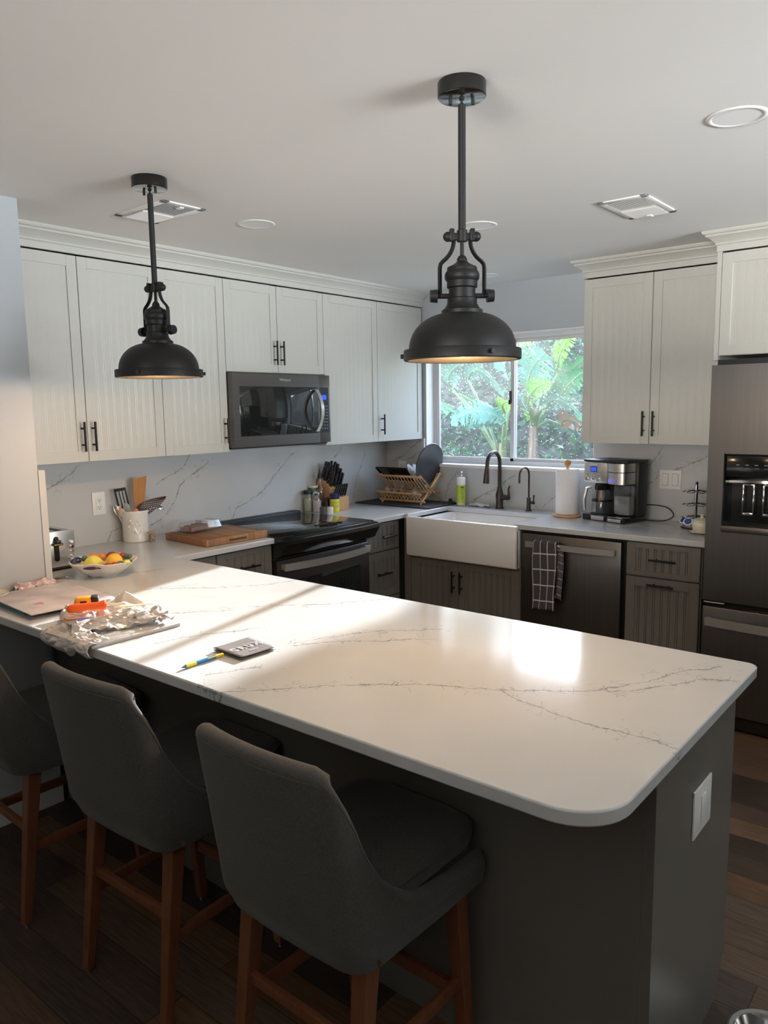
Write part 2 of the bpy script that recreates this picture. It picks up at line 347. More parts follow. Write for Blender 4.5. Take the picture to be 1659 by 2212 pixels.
# frames: local (u, w, v) -> world ; u runs along the cabinet, v up, w out of the wall
def frame_x(x0=0.0):   # faces +x, u = +y
    return M(((0, 1, 0, x0), (1, 0, 0, 0), (0, 0, 1, 0), (0, 0, 0, 1)))      # (u,w,v) -> (w+x0, u, v)
def frame_y(y0=0.0):   # faces -y, u = +x
    return M(((1, 0, 0, 0), (0, -1, 0, y0), (0, 0, 1, 0), (0, 0, 0, 1)))     # (u,w,v) -> (u, y0-w, v)
FX, FY = frame_x(), frame_y()
def shaker(mb, u0, u1, v0, v1, w, T, rail=.055, th=.019, pitch=.042, gd=.004, plain=False, railv=None):
    """framed door with a recessed beadboard panel, front face at distance w"""
    rv = railv or rail
    mb.box(u0, u0 + rail, w - th, w, v0, v1, .0012, T, 1); mb.box(u1 - rail, u1, w - th, w, v0, v1, .0012, T, 1)
    mb.box(u0 + rail, u1 - rail, w - th, w, v0, v0 + rv, 0, T); mb.box(u0 + rail, u1 - rail, w - th, w, v1 - rv, v1, 0, T)
    a, b_ = u0 + rail, u1 - rail; p = w - .006; gd = (.0004 if T[0][1] else .0007) if v0 > 1 else gd
    prof = [(a, p)]
    n = max(1, round((b_ - a) / pitch)); st = (b_ - a) / n
    if not plain:
        for i in range(n):
            c = a + st * (i + .5)
            for o in (-.0045, .0045):
                prof += [(c + o - .0016, p), (c + o, p - gd), (c + o + .0016, p)]
    prof.append((b_, p))
    lo = [mb.b.verts.new(T @ V((u, ww, v0 + rv))) for u, ww in prof]; hi = [mb.b.verts.new(T @ V((u, ww, v1 - rv))) for u, ww in prof]
    for i in range(len(prof) - 1): mb.b.faces.new((lo[i], lo[i + 1], hi[i + 1], hi[i]))
    return mb
def pull(parent, u, v, w, T, L=.135, vert=True, r=.0055):
    mb = MB(); h = L / 2; so = .03
    if vert:
        mb.cyl((u, w + so, v - h), (u, w + so, v + h), r, T=T, n=12)
        for s in (-1, 1): mb.cyl((u, w, v + s * (h - .03)), (u, w + so, v + s * (h - .03)), r * .85, T=T, n=10)
    else:
        mb.cyl((u - h, w + so, v), (u + h, w + so, v), r, T=T, n=12)
        for s in (-1, 1): mb.cyl((u + s * (h - .03), w, v), (u + s * (h - .03), w + so, v), r * .85, T=T, n=10)
    return put('handle', mb, 'pull', parent, True, label='black bar handle')
def rrect(x0, x1, y0, y1, r, n=6):
    out = []
    for cx, cy, a0 in ((x1 - r, y1 - r, 0), (x0 + r, y1 - r, 90), (x0 + r, y0 + r, 180), (x1 - r, y0 + r, 270)):
        for i in range(n + 1): a = R(a0 + 90 * i / n); out.append((cx + r * cos(a), cy + r * sin(a)))
    return out
def bez(p0, p1, p2, p3, n=12):
    p0, p1, p2, p3 = map(V, (p0, p1, p2, p3))
    return [p0 * (1 - t) ** 3 + p1 * 3 * t * (1 - t) ** 2 + p2 * 3 * t * t * (1 - t) + p3 * t ** 3 for t in [i / n for i in range(n + 1)]]
# ================================================================== THE ROOM
MT['walld'] = MT['wall']
H = 2.384
def struct(name, mb, m, **k):
    o = put(name, mb, m, **k); o['kind'] = 'structure'; return o
struct('floor', MB().box(-.12, 6.6, -8.1, .12, -.05, 0), 'floor')
struct('ceiling', MB().box(-.12, 6.6, -8.1, .12, H, H + .1), 'ceiling')
struct('wall_left', MB().box(-.12, 0, -3.03, .12, 0, H), 'wall')
struct('wall_left_corner', MB().box(-.12, .699, -8.1, -3.03, 0, H), 'wall')
WX0, WX1, WZ0, WZ1 = .372, 1.655, 1.168, 2.065
struct('wall_far', MB().box(0, WX0, 0, .12, 0, H).box(WX1, 6.6, 0, .12, 0, H).box(WX0, WX1, 0, .12, 0, WZ0).box(WX0, WX1, 0, .12, WZ1, H), 'wall')
# the unseen side of the room: high windows, shut by panels behind added lamps
struct('wall_right', MB().box(6.5, 6.6, -8.1, -3.2, 0, H).box(6.5, 6.6, -.5, .12, 0, H).box(6.5, 6.6, -3.2, -.5, 0, 1.3).box(6.5, 6.6, -3.2, -.5, 2.1, H), 'walld')
struct('wall_rear', MB().box(.699, 2.2, -8.1, -8.0, 0, H).box(5.0, 6.6, -8.1, -8.0, 0, H).box(2.2, 5.0, -8.1, -8.0, 2.1, H).box(2.2, 5.0, -8.1, -8.0, 0, 1.4), 'walld')
for nm, bx, mul in (('window_2', (6.53, 6.57, -3.2, -.5, 1.3, 2.1), (6.52, 6.58, -1.87, -1.83, 1.3, 2.1)), ('window_3', (2.2, 5.0, -8.07, -8.03, 1.4, 2.1), (3.57, 3.63, -8.08, -8.02, 1.4, 2.1))):
    mb = MB(); x0, x1, y0, y1, z0, z1 = bx
    if nm == 'window_2':
        for a in ((x0, x1, y0, y0 + .05, z0, z1), (x0, x1, y1 - .05, y1, z0, z1), (x0, x1, y0, y1, z0, z0 + .05), (x0, x1, y0, y1, z1 - .05, z1), mul): mb.box(*a)
    else:
        for a in ((x0, x0 + .05, y0, y1, z0, z1), (x1 - .05, x1, y0, y1, z0, z1), (x0, x1, y0, y1, z0, z0 + .05), (x0, x1, y0, y1, z1 - .05, z1), mul): mb.box(*a)
    w_ = struct(nm, mb, 'white')
    bl = MB().box(6.57, 6.59, -3.2, -.5, 1.3, 2.1) if nm == 'window_2' else MB().box(2.2, 5.0, -8.09, -8.07, 1.4, 2.1)
    put('sky_stop_panel', bl, 'white', w_)  # opaque panel added to keep sky light out of the opening
mb = MB()
mb.prism([(-8.0, 0), (-3.03, 0), (-3.03, .085), (-8.0, .085)], .699, .712, T=M(((0, 0, 1, 0), (1, 0, 0, 0), (0, 1, 0, 0), (0, 0, 0, 1))))
mb.box(.699, .708, -8, -3.03, .085, .10, 0)
struct('baseboard_left', mb, 'white')

# ---- kitchen window (slider)
MT['alu'] = mat('white_painted_window_frame', (.60, .60, .60), .4)
w1 = put('window_1', MB().box(WX0, WX1, .085, .12, WZ1 - .035, WZ1, .002).box(WX0, WX1, .085, .125, WZ0 + .022, WZ0 + .048, .002).box(WX0, WX0 + .028, .085, .125, WZ0 + .02, WZ1, .002).box(WX1 - .028, WX1, .085, .125, WZ0 + .02, WZ1, .002), 'alu'); w1['kind'] = 'structure'
def sash(x0, x1, y):
    z0, z1 = WZ0 + .048, WZ1 - .035
    return MB().box(x0, x0 + .028, y, y + .02, z0, z1, .002).box(x1 - .028, x1, y, y + .02, z0, z1, .002).box(x0, x1, y, y + .02, z0, z0 + .022, .002).box(x0, x1, y, y + .02, z1 - .02, z1, .002)
put('window_sash', sash(WX0 + .028, 1.04, .088), 'alu', w1)
put('window_sash', sash(1.015, WX1 - .028, .106), 'alu', w1)
put('latch', MB().box(1.012, 1.022, .070, .09, 1.61, 1.69, .003).box(1.004, 1.016, .074, .088, 1.60, 1.63, .002), 'black', w1, label='small black latch')
put('glass_pane', MB().box(WX0 + .05, 1.02, .0965, .0985, WZ0 + .06, WZ1 - .05), 'pane', w1)
put('glass_pane', MB().box(1.04, WX1 - .05, .1155, .1175, WZ0 + .06, WZ1 - .05), 'pane', w1)
put('window_sill', MB().box(WX0 - .0, WX1, -.028, .085, WZ0, WZ0 + .022, .003), 'white', w1)
put('jamb_lining', MB().box(WX0 - .001, WX0 + .006, 0.0, .085, WZ0 + .022, WZ1).box(WX0, WX1, .0, .085, WZ1 - .006, WZ1 + .001).box(WX1 - .006, WX1 + .001, 0.0, .085, WZ0 + .022, WZ1), 'white', w1)

# ---- ceiling fittings
def downlight(x, y, label):
    t = thing('recessed_light', label, 'ceiling light', (x, y, H), 0, 'recessed ceiling lights')
    put('trim_ring', MB().lathe([(.064, -.001), (.068, -.003), (.078, -.003), (.081, -.001), (.081, .0)], n=40), 'white', t)
    put('lens', MB().lathe([(.0005, -.0015), (.066, -.0015)], n=40), MT.setdefault('lens', mat('frosted_lens', (.88, .88, .88), .5)), t)
downlight(1.047, -2.16, 'round white recessed ceiling light just right of the smaller-looking pendant lamp')
downlight(1.744, -1.477, 'round white recessed ceiling light half hidden behind the rod of the large pendant')
downlight(1.076, -.332, 'round white recessed ceiling light nearest the kitchen window')
downlight(2.976, -2.09, 'round white recessed ceiling light at the upper right, nearest the camera')
def vent(cx, cy, lx, ly, label, dark, along):
    """register lx by ly; louvres tilt in two banks, so one bank shows its dark gaps"""
    t = thing('ceiling_vent', label, 'vent', (cx, cy, H))
    fr = MB()
    for a in ((-lx / 2, lx / 2, -ly / 2, -ly / 2 + .028), (-lx / 2, lx / 2, ly / 2 - .028, ly / 2), (-lx / 2, -lx / 2 + .028, -ly / 2, ly / 2), (lx / 2 - .028, lx / 2, -ly / 2, ly / 2)): fr.box(*a, -.005, 0, .001)
    put('frame', fr, 'white', t)
    put('duct_dark_sheet', MB().box(-lx / 2 + .028, lx / 2 - .028, -ly / 2 + .028, ly / 2 - .028, -.0015, -.0005), 'black', t)  # thin black sheet standing in for the dark inside the duct
    ix0, ix1, iy0, iy1 = -lx / 2 + .028, lx / 2 - .028, -ly / 2 + .028, ly / 2 - .028
    for bank in (0, 1):
        if lx > ly: bx = (ix0, 0) if bank == 0 else (0, ix1); by = (iy0, iy1)
        else: by = (iy0, 0) if bank == 0 else (0, iy1); bx = (ix0, ix1)
        isdark = bank == dark; ang = R(16 if isdark else -42)
        m_ = MB()
        if along == 'y':
            n = int((bx[1] - bx[0]) / .0125)
            for i in range(n):
                x = bx[0] + (i + .5) * (bx[1] - bx[0]) / n; m_.box(-.0075, .0075, by[0], by[1], -.0004, .0004, T=M.Translation((x, 0, -.005)) @ M.Rotation(ang, 4, 'Y'))
        else:
            n = int((by[1] - by[0]) / .0125)
            for i in range(n):
                y = by[0] + (i + .5) * (by[1] - by[0]) / n; m_.box(bx[0], bx[1], -.0075, .0075, -.0006, .0006, T=M.Translation((0, y, -.005)) @ M.Rotation(ang, 4, 'X'))
        put('louvre_bank', m_, 'white', t)
    put('damper_tab', MB().box(lx / 2 - .05, lx / 2 - .02, -.01, .01, -.011, -.006, .002) if lx > ly else MB().box(-.01, .01, ly / 2 - .05, ly / 2 - .02, -.014, -.006, .002), 'white', t)
vent(.921, -2.56, .334, .20, 'white ceiling vent behind the rod of the left pendant lamp', 1, 'y')
vent(2.395, -1.31, .20, .345, 'white ceiling vent above the right wall cabinets', 0, 'x')

# ================================================================== COUNTERS AND SPLASHBACKS
ZC, TC = .915, .03
ct = put('countertop', MB().prism([(0, -1.762), (.6585, -1.762), (.6585, -2.391)] + [(3.175 - .03 + .03 * cos(a), -2.391 - .03 + .03 * sin(a)) for a in [R(90 - i * 15) for i in range(7)]] +
      [(3.175 - .11 + .11 * cos(a), -3.369 + .11 + .11 * sin(a)) for a in [R(-i * 10) for i in range(10)]] + [(.70, -3.369), (.70, -3.03), (0, -3.03)], ZC - TC, ZC), Q['pen'], bevel=.004)
tag(ct, 'long white veined quartz countertop of the peninsula, reaching round to the stove', 'countertop')
ct = put('countertop', MB().prism([(0, 0), (2.53, 0), (2.53, -.64), (1.453, -.64), (1.453, -.20), (.69, -.20), (.69, -.64), (.6585, -.64), (.6585, -.988), (0, -.988)], ZC - TC, ZC), Q['small'], bevel=.004)
tag(ct, 'white quartz countertop running from the stove round behind the sink to the fridge', 'countertop')
SP = .02
tag(put('backsplash', MB().box(0, SP, -3.0, -SP, ZC, 1.368), Q['stv'], bevel=.001), 'veined quartz backsplash on the stove wall under the left wall cabinets', 'backsplash')
tag(put('backsplash', MB().box(0, WX0 - .004, -SP, 0, ZC, 1.368).box(WX0 - .004, WX1 + .004, -SP, 0, ZC, WZ0).box(WX1 + .004, 2.51, -SP, 0, ZC, 1.378), Q['win'], bevel=.001), 'veined quartz backsplash on the window wall around the sink and coffee maker', 'backsplash')
tag(put('backsplash', MB().box(0, .704, -3.03, -3.003, ZC, 1.368), Q['pen'], bevel=.001), 'narrow end slab of quartz standing at the wall corner beside the toaster', 'backsplash')

# ================================================================== WALL CABINETS
DW = .349; ZB, ZT = 1.364, 2.283
def cabinet(name, label, box, T, doors, m, handles=(), toe=False, dw=DW, group=None, rail=.048, pitch=.042, cat='cabinet'):
    """box = (u0,u1,w0,w1,v0,v1); doors = list of (kind,u0,u1,v0,v1,handle or None)"""
    u0, u1, w0, w1, v0, v1 = box; p = T @ V(((u0 + u1) / 2, 0, v0))
    t = thing(name, label, cat, p, 0, group)
    b = MB().box(u0 + .0008, u1 - .0008, w0, w1, v0 + (.10 if toe else 0), v1, 0, T)
    if toe: b.box(u0 + .0008, u1 - .0008, w0, w1 - .06, 0, .10, 0, T)
    put('body', b, m, t, True)
    for (kind, a, c, lo, hi, hd) in doors:
        d = put(kind, shaker(MB(), a + .0015, c - .0015, lo + .0015, hi - .0015, dw, T, rail=(rail if c - a > .2 else .04), pitch=pitch, railv=(.026 if kind == 'drawer' and hi - lo < .2 else None)), m, t, True, smooth=8)
        if hd: pull(d, hd[0], hd[1], dw, T, vert=hd[2])
    return t
WC = 'upper cabinets on the stove wall'
cabinet('wall_cabinet', 'cream wall cabinet with two doors at the far left, next to the wall corner', (-3.025, -2.193, .02, .328, ZB, ZT), FX, [('door', -3.025, -2.609, ZB, ZT, (-2.638, 1.48, 1)), ('door', -2.609, -2.193, ZB, ZT, (-2.585, 1.48, 1))], 'cab', group=WC)
cabinet('wall_cabinet', 'single-door cream wall cabinet immediately left of the microwave', (-2.193, -1.785, .02, .328, ZB, ZT), FX, [('door', -2.193, -1.785, ZB, ZT, (-1.812, 1.48, 1))], 'cab', group=WC)
cabinet('wall_cabinet', 'short cream wall cabinet directly above the microwave', (-1.785, -1.023, .02, .328, 1.797, ZT), FX, [('door', -1.785, -1.404, 1.797, ZT, (-1.434, 1.908, 1)), ('door', -1.404, -1.023, 1.797, ZT, (-1.382, 1.908, 1))], 'cab', group=WC)
cabinet('wall_cabinet', 'cream beadboard wall cabinet between the microwave and the kitchen window', (-1.023, -.012, .02, .328, ZB, ZT), FX, [('door', -1.023, -.51, ZB, ZT, None), ('door', -.51, -.012, ZB, ZT, (-.478, 1.48, 1))], 'cab', group=WC)
cabinet('wall_cabinet', 'cream two-door wall cabinet above the coffee maker, right of the window', (1.728, 2.507, .0, .328, 1.372, 2.281), FY, [('door', 1.728, 2.1175, 1.372, 2.281, (2.089, 1.484, 1)), ('door', 2.1175, 2.507, 1.372, 2.281, (2.144, 1.484, 1))], 'cab')
t = cabinet('wall_cabinet', 'deep cream cabinet over the refrigerator', (2.509, 3.46, .0, .58, 1.812, 2.286), FY, [('door', 2.53, 2.99, 1.812, 2.286, None), ('door', 2.99, 3.45, 1.812, 2.286, None)], 'cab', dw=.60)
put('side_panel', MB().box(2.509, 2.53, .0, .60, 1.79, 2.30, 0, FY), 'cab', t, True)
# crown mouldings: (out, z) profile swept round the cabinet front
def crown(label, T, pts, zb):
    k = (H - zb) / .10
    prof = [(-.012, 0), (.004, 0), (.004, .03), (.010, .034), (.010, .042), (.014, .048), (.022, .055), (.034, .066), (.046, .072), (.046, .080), (.056, .084), (.060, .092), (.060, .0995), (-.012, .0995)]
    t = thing('crown_molding', label, 'crown molding', T @ V((pts[0][0], 0, zb)))
    # mitred path offset in (u,w)
    rings = []
    for i, p in enumerate(pts):
        p = V(p)
        def nrm(a, b): d = (V(b) - V(a)).normalized(); return V((d.y * -1, d.x))
        ns = []
        if i > 0: ns.append(nrm(pts[i - 1], pts[i]))
        if i < len(pts) - 1: ns.append(nrm(pts[i], pts[i + 1]))
        n = ns[0] if len(ns) == 1 else (ns[0] + ns[1]) / (1 + ns[0].dot(ns[1]))
        rings.append([T @ V((p.x + n.x * o, p.y + n.y * o, zb + z * k)) for o, z in prof])
    put('profile', MB().sweep(None, rings), 'cab', t, True, smooth=25)
crown('cream crown molding along the top of the stove wall cabinets', FX, [(-3.025, DW), (-.001, DW)], ZT + .006)
crown('cream crown molding above the cabinet right of the window', FY, [(1.728, .0), (1.728, DW), (2.508, DW)], 2.287)
crown('cream crown molding above the refrigerator cabinet, stepped forward', FY, [(2.509, DW), (2.509, .60), (3.46, .60)], 2.292)

# ================================================================== BASE CABINETS
BW = .635
BC = 'taupe base cabinets'
cabinet('base_cabinet', 'taupe base cabinet left of the stove, its top just showing over the peninsula', (-2.13, -1.765, .0, .612, 0, .885), FX, [('drawer', -2.13, -1.765, .70, .878, (-1.94, .79, 0)), ('door', -2.13, -1.765, .11, .695, None)], 'taupe', toe=True, dw=BW, group=BC)
cabinet('base_cabinet', 'taupe corner filler cabinet between the stove run and the peninsula', (-2.42, -2.132, .0, .612, 0, .885), FX, [('door', -2.40, -2.132, .11, .878, None)], 'taupe', toe=True, dw=.632, group=BC)
cabinet('base_cabinet', 'taupe drawer cabinet between the stove and the farmhouse sink', (-.99, -.66, .0, .612, 0, .885), FX, [('drawer', -.988, -.665, .70, .878, (-.79, .788, 0)), ('drawer', -.988, -.665, .40, .695, (-.845, .556, 0)), ('drawer', -.988, -.665, .11, .395, None)], 'taupe', toe=True, dw=BW, group=BC)
t = cabinet('sink_cabinet', 'taupe two-door cabinet under the white farmhouse sink', (.66, 1.50, .0, .612, 0, .652), FY, [('door', .705, 1.068, .11, .652, (1.040, .52, 1)), ('door', 1.068, 1.497, .11, .652, (1.098, .52, 1))], 'taupe', toe=True, dw=BW)
put('stile', MB().box(.655, .703, .55, BW, .10, .885, 0, FY), 'taupe', t, True)
put('stile', MB().box(1.492, 1.501, .55, BW, .10, .885, 0, FY), 'taupe', t, True)
cabinet('base_cabinet', 'taupe beadboard drawer and pull-out cabinet between the dishwasher and the fridge', (2.122, 2.505, .0, .612, 0, .885), FY, [('drawer', 2.124, 2.5, .705, .880, (2.32, .798, 0)), ('door', 2.124, 2.5, .11, .700, (2.312, .668, 0))], 'taupe', toe=True, dw=BW, group=BC)
# ---- peninsula carcass
pe = thing('peninsula_base', 'dark taupe panelled base under the peninsula countertop', 'kitchen peninsula', (2.0, -2.7, 0))
put('back_panel', MB().box(.70, 3.1035, -3.004, -2.985, 0, .885), 'taupe', pe, True)
put('body', MB().box(.70, 3.10, -2.984, -2.45, .10, .885).box(.70, 3.10, -2.984, -2.53, 0, .10), 'taupe', pe, True)
T90 = M(((0, 0, 1, 0), (1, 0, 0, 0), (0, 1, 0, 0), (0, 0, 0, 1)))   # (y,z,x)
ya, yb = -3.004, -2.425
put('end_panel', MB().prism([(ya, 0), (-2.50, 0), (-2.487, .03), (-2.455, .075), (yb, .11), (yb, .885), (ya, .885)], 3.104, 3.1295, T90), 'taupe', pe, True)
for i in range(4):
    a = .72 + i * .59
    put('door', shaker(MB(), a, a + .585, .11, .88, 2.425, frame_y(0), plain=False), 'taupe', pe, True)
t = thing('outlet', 'white decorator outlet plate on the end panel of the peninsula', 'outlet', (3.1295, -2.696, .64))
put('plate', MB().box(3.1295, 3.135, -2.7615, -2.6305, .581, .701, .003), 'white', t, True)
put('receptacle', MB().box(3.135, 3.138, -2.714, -2.681, .607, .674, .0015), 'white', t, True)

# ================================================================== SINK
t = thing('farmhouse_sink', 'white fireclay apron-front farmhouse sink below the window', 'sink', (1.09, -.4, .655))
sx0, sx1, sy0, sy1 = .7035, 1.4935, -.676, -.165
mb = MB()
def rr(x0, x1, y0, y1, r, z): return [(x, y, z) for x, y in rrect(x0, x1, y0, y1, r)]
rings = [rr(sx0, sx1, sy0, sy1, .012, .658), rr(sx0, sx1, sy0, sy1, .012, .876), rr(sx0 + .006, sx1 - .006, sy0 + .006, sy1 - .006, .012, .882),
         rr(sx0 + .022, sx1 - .022, sy0 + .028, sy1 - .018, .03, .882), rr(sx0 + .026, sx1 - .026, sy0 + .032, sy1 - .022, .03, .876), rr(sx0 + .03, sx1 - .03, sy0 + .036, sy1 - .026, .035, .70), rr(sx0 + .07, sx1 - .07, sy0 + .075, sy1 - .065, .03, .678)]
lo = rings
vs = [[mb.b.verts.new(p) for p in r] for r in rings]
for A, B in zip(vs[:-1], vs[1:]):
    for k in range(len(A)): mb.b.faces.new((A[k], A[(k + 1) % len(A)], B[(k + 1) % len(A)], B[k]))
mb.b.faces.new(vs[0][::-1]); mb.b.faces.new(vs[-1])
put('basin', mb, 'porc', t, True, smooth=50)
# raised front apron top: the counter is cut back, the rim shows level with it
put('apron', MB().box(sx0, sx1, -.683, -.646, .66, .907, .009).box(sx0, sx0 + .03, -.66, -.64, .87, .884), 'porc', t, True)
put('drain', MB().lathe([(.0005, .679), (.038, .679), (.043, .683), (.046, .6785)], (1.09, -.42, 0)), 'bronze', t, True)
# ================================================================== APPLIANCES
# ---- microwave (faces +x)
t = thing('microwave', 'black stainless over-the-range microwave mounted above the stove', 'microwave', (.2, -1.404, 1.377))
y0, y1, z0, z1 = -1.783, -1.025, 1.388, 1.790
put('body', MB().box(.021, .352, y0, y1, z0, z1, .003), 'dplastic', t, True)
put('underside', MB().box(.03, .365, y0 + .004, y1 - .004, 1.377, z0), 'dplastic', t, True)
ys = -1.118
fr = MB()
for a in ((y0, ys, z0 + .0, 1.446), (y0, ys, 1.718, z1), (y0, -1.737, 1.446, 1.718), (-1.128, ys, 1.446, 1.718)): fr.box(.353, .392, *a, 0)
d = put('door', fr, 'bssh', t, True)
put('window', MB().box(.37, .3915, -1.737, -1.128, 1.446, 1.718, .002), 'glass_black', d, True)
hp = [(.394 + .048 * sin(pi * i / 14) ** .8, -1.150, 1.455 + i * (1.703 - 1.455) / 14) for i in range(15)]
mb = MB()
for A, B in zip(hp[:-1], hp[1:]):
    a0, a1 = V(A), V(B)
    vs = [mb.b.verts.new(p) for p in (a0 + V((0, -.012, 0)), a0 + V((0, .012, 0)), a0 + V((.010, .012, 0)), a0 + V((.010, -.012, 0)), a1 + V((0, -.012, 0)), a1 + V((0, .012, 0)), a1 + V((.010, .012, 0)), a1 + V((.010, -.012, 0)))]
    for f in ((0, 1, 5, 4), (1, 2, 6, 5), (2, 3, 7, 6), (3, 0, 4, 7)): mb.b.faces.new([vs[i] for i in f])
bmesh.ops.remove_doubles(mb.b, verts=mb.b.verts, dist=1e-5)
put('handle', mb, 'handle_steel', d, True, label='curved polished vertical handle')
cp = put('control_panel', MB().box(.353, .392, ys + .001, y1, z0, z1, .001), 'bssh', t, True)
put('keypad', MB().box(.3921, .3925, ys + .004, y1 - .012, 1.446, 1.718), 'gloss', cp, True)
put('display', MB().box(.3926, .3932, -1.098, -1.058, 1.645, 1.672), 'blue_led', cp, True)
MT['legend'] = mat('grey_green_legend', (.22, .27, .24), .6)
mb = MB()
for r in range(8):
    for c in range(3): mb.box(.3926, .3929, -1.103 + c * .022, -1.091 + c * .022, 1.470 + r * .019, 1.474 + r * .019)
put('key_legends', mb, 'legend', cp, True)
TX = lambda x, y, z: M.Translation((x, y, z)) @ M(((0, 0, 1, 0), (1, 0, 0, 0), (0, 1, 0, 0), (0, 0, 0, 1)))   # text facing +x
TY = lambda x, y, z: M.Translation((x, y, z)) @ M(((1, 0, 0, 0), (0, 0, -1, 0), (0, 1, 0, 0), (0, 0, 0, 1)))  # text facing -y
MT['logo'] = mat('pale_logo', (.6, .6, .57), .35, .4)
text('logo', 'Whirlpool', .021, TX(.3925, -1.395, 1.757), 'logo', t)

# ---- range (faces +x)
t = thing('stove', 'black slide-in electric range with a glass cooktop and curved steel oven handle', 'stove', (.35, -1.375, 0))
y0, y1 = -1.757, -.993
put('body', MB().box(.03, .625, y0 + .004, y1 - .004, .02, .905), 'dplastic', t, True)
ctp = put('cooktop', MB().box(.075, .70, y0, y1, .905, .922, .003), 'glass_black', t, True)
put('rear_vent', MB().box(.024, .082, y0 + .002, y1 - .002, .90, .935, .005).box(.034, .070, y0 + .03, y1 - .03, .935, .938), 'dplastic', t, True)
mb = MB()
MT['ring'] = mat('burner_ring_print', (.05, .052, .052), .2)
for (cx_, cy_, r_) in ((.22, -1.56, .075), (.22, -1.19, .09), (.50, -1.55, .10), (.50, -1.19, .075), (.36, -1.375, .05)): mb.lathe([(r_ - .0012, .9222), (r_ + .0012, .9222)], (cx_, cy_, 0), 48)
put('burner_rings', mb, 'ring', ctp, True)
# control console: sloping glass top that bulges out in front of the counter
def prof_y(profile, ya, yb, bulge, n=24):
    mb = MB(); rings = []
    for i in range(n + 1):
        s = i / n; y = ya + (yb - ya) * s; k = bulge * (1 - (2 * s - 1) ** 2)
        rings.append([mb.b.verts.new((x + k * wgt, y, z)) for x, z, wgt in profile])
    for A, B in zip(rings[:-1], rings[1:]):
        for j in range(len(A)): mb.b.faces.new((A[j], A[(j + 1) % len(A)], B[(j + 1) % len(A)], B[j]))
    mb.b.faces.new(rings[0]); mb.b.faces.new(rings[-1][::-1]); return mb
cn = put('control_console', prof_y([(.60, .922, 0), (.725, .912, 1), (.742, .905, 1), (.744, .885, 1), (.716, .845, .7), (.705, .822, .5), (.66, .80, 0), (.60, .80, 0)], y0 - .004, y1 + .004, .022), 'gloss', t, True, smooth=30)
put('display', MB().box(-.001, .020, -.045, .04, 0, .0012, T=M.Translation((.666, -1.33, .9185)) @ M.Rotation(R(4.5), 4, 'Y')), MT.setdefault('dimblue', mat('dim_blue_display', (0, 0, .03), .2, emit=(.02, .08, .5), es=.35)), cn, True)
mb = MB()
for i in range(5):
    for j in range(3): mb.cyl((.662 + j * .016, -1.25 + i * .026, .9195 - j * .001), (.662 + j * .016, -1.25 + i * .026, .9205 - j * .001), .0055, n=12)
for i in range(4):
    for j in range(2): mb.cyl((.665 + j * .022, -1.56 + i * .04, .9195 - j * .001), (.665 + j * .022, -1.56 + i * .04, .9205 - j * .001), .005, n=12)
put('touch_keys', mb, 'legend', cn, True)
od = put('oven_door', prof_y([(.60, .785, 0), (.655, .785, 1), (.660, .775, 1), (.660, .215, 1), (.655, .21, 1), (.60, .21, 0)], y0 + .004, y1 - .004, .004), 'oven', t, True, smooth=30)
put('oven_window', MB().box(.655, .6665, y0 + .09, y1 - .09, .32, .665, .002), 'glass_black', od, True)
mb = MB(); rings = []
for i in range(25):
    s = i / 24; y = y0 + .03 + (y1 - y0 - .06) * s; x = .685 + .042 * (1 - (2 * s - 1) ** 2); zz = .752
    rings.append([mb.b.verts.new(p) for p in ((x, y, zz - .017), (x + .011, y, zz - .019), (x + .013, y, zz + .019), (x, y, zz + .020))])
for A, B in zip(rings[:-1], rings[1:]):
    for j in range(4): mb.b.faces.new((A[j], A[(j + 1) % 4], B[(j + 1) % 4], B[j]))
mb.b.faces.new(rings[0]); mb.b.faces.new(rings[-1][::-1])
mb.box(.655, .69, y0 + .032, y0 + .052, .738, .768); mb.box(.655, .69, y1 - .052, y1 - .032, .738, .768)
put('oven_handle', mb, 'handle_steel', od, True, smooth=30)
put('storage_drawer', MB().box(.60, .655, y0 + .004, y1 - .004, .06, .20, .003), 'bssh', t, True)

# ---- dishwasher (faces -y)
t = thing('dishwasher', 'black stainless dishwasher with a check towel over its curved handle', 'dishwasher', (1.80, -.3, 0))
put('body', MB().box(1.502, 2.118, .02, .60, .02, .882, 0, FY), 'black', t, True)
dd = put('door', MB().box(1.507, 2.094, .60, .632, .105, .868, .004, FY), 'bss', t, True)
put('toe_kick', MB().box(1.51, 2.094, .52, .56, 0, .10, 0, FY), 'black', t, True)
def bowhandle(u0, u1, v, w, T, hh, depth, bul, parent, m='handle_steel', n=20):
    mb = MB(); rings = []
    for i in range(n + 1):
        s = i / n; u = u0 + (u1 - u0) * s; ww = w + depth + bul * (1 - (2 * s - 1) ** 2)
        rings.append([mb.b.verts.new(T @ V(p)) for p in ((u, ww, v - hh), (u, ww + .010, v - hh - .001), (u, ww + .011, v + hh + .001), (u, ww, v + hh))])
    for A, B in zip(rings[:-1], rings[1:]):
        for j in range(4): mb.b.faces.new((A[j], A[(j + 1) % 4], B[(j + 1) % 4], B[j]))
    mb.b.faces.new(rings[0]); mb.b.faces.new(rings[-1][::-1])
    for a in (u0 + .002, u1 - .02): mb.box(a, a + .018, w, w + depth + .003, v - hh * .7, v + hh * .7, 0, T)
    return put('handle', mb, m, parent, True, smooth=30, label='curved bright steel handle')
bowhandle(1.545, 2.070, .812, .632, FY, .0155, .022, .018, dd)
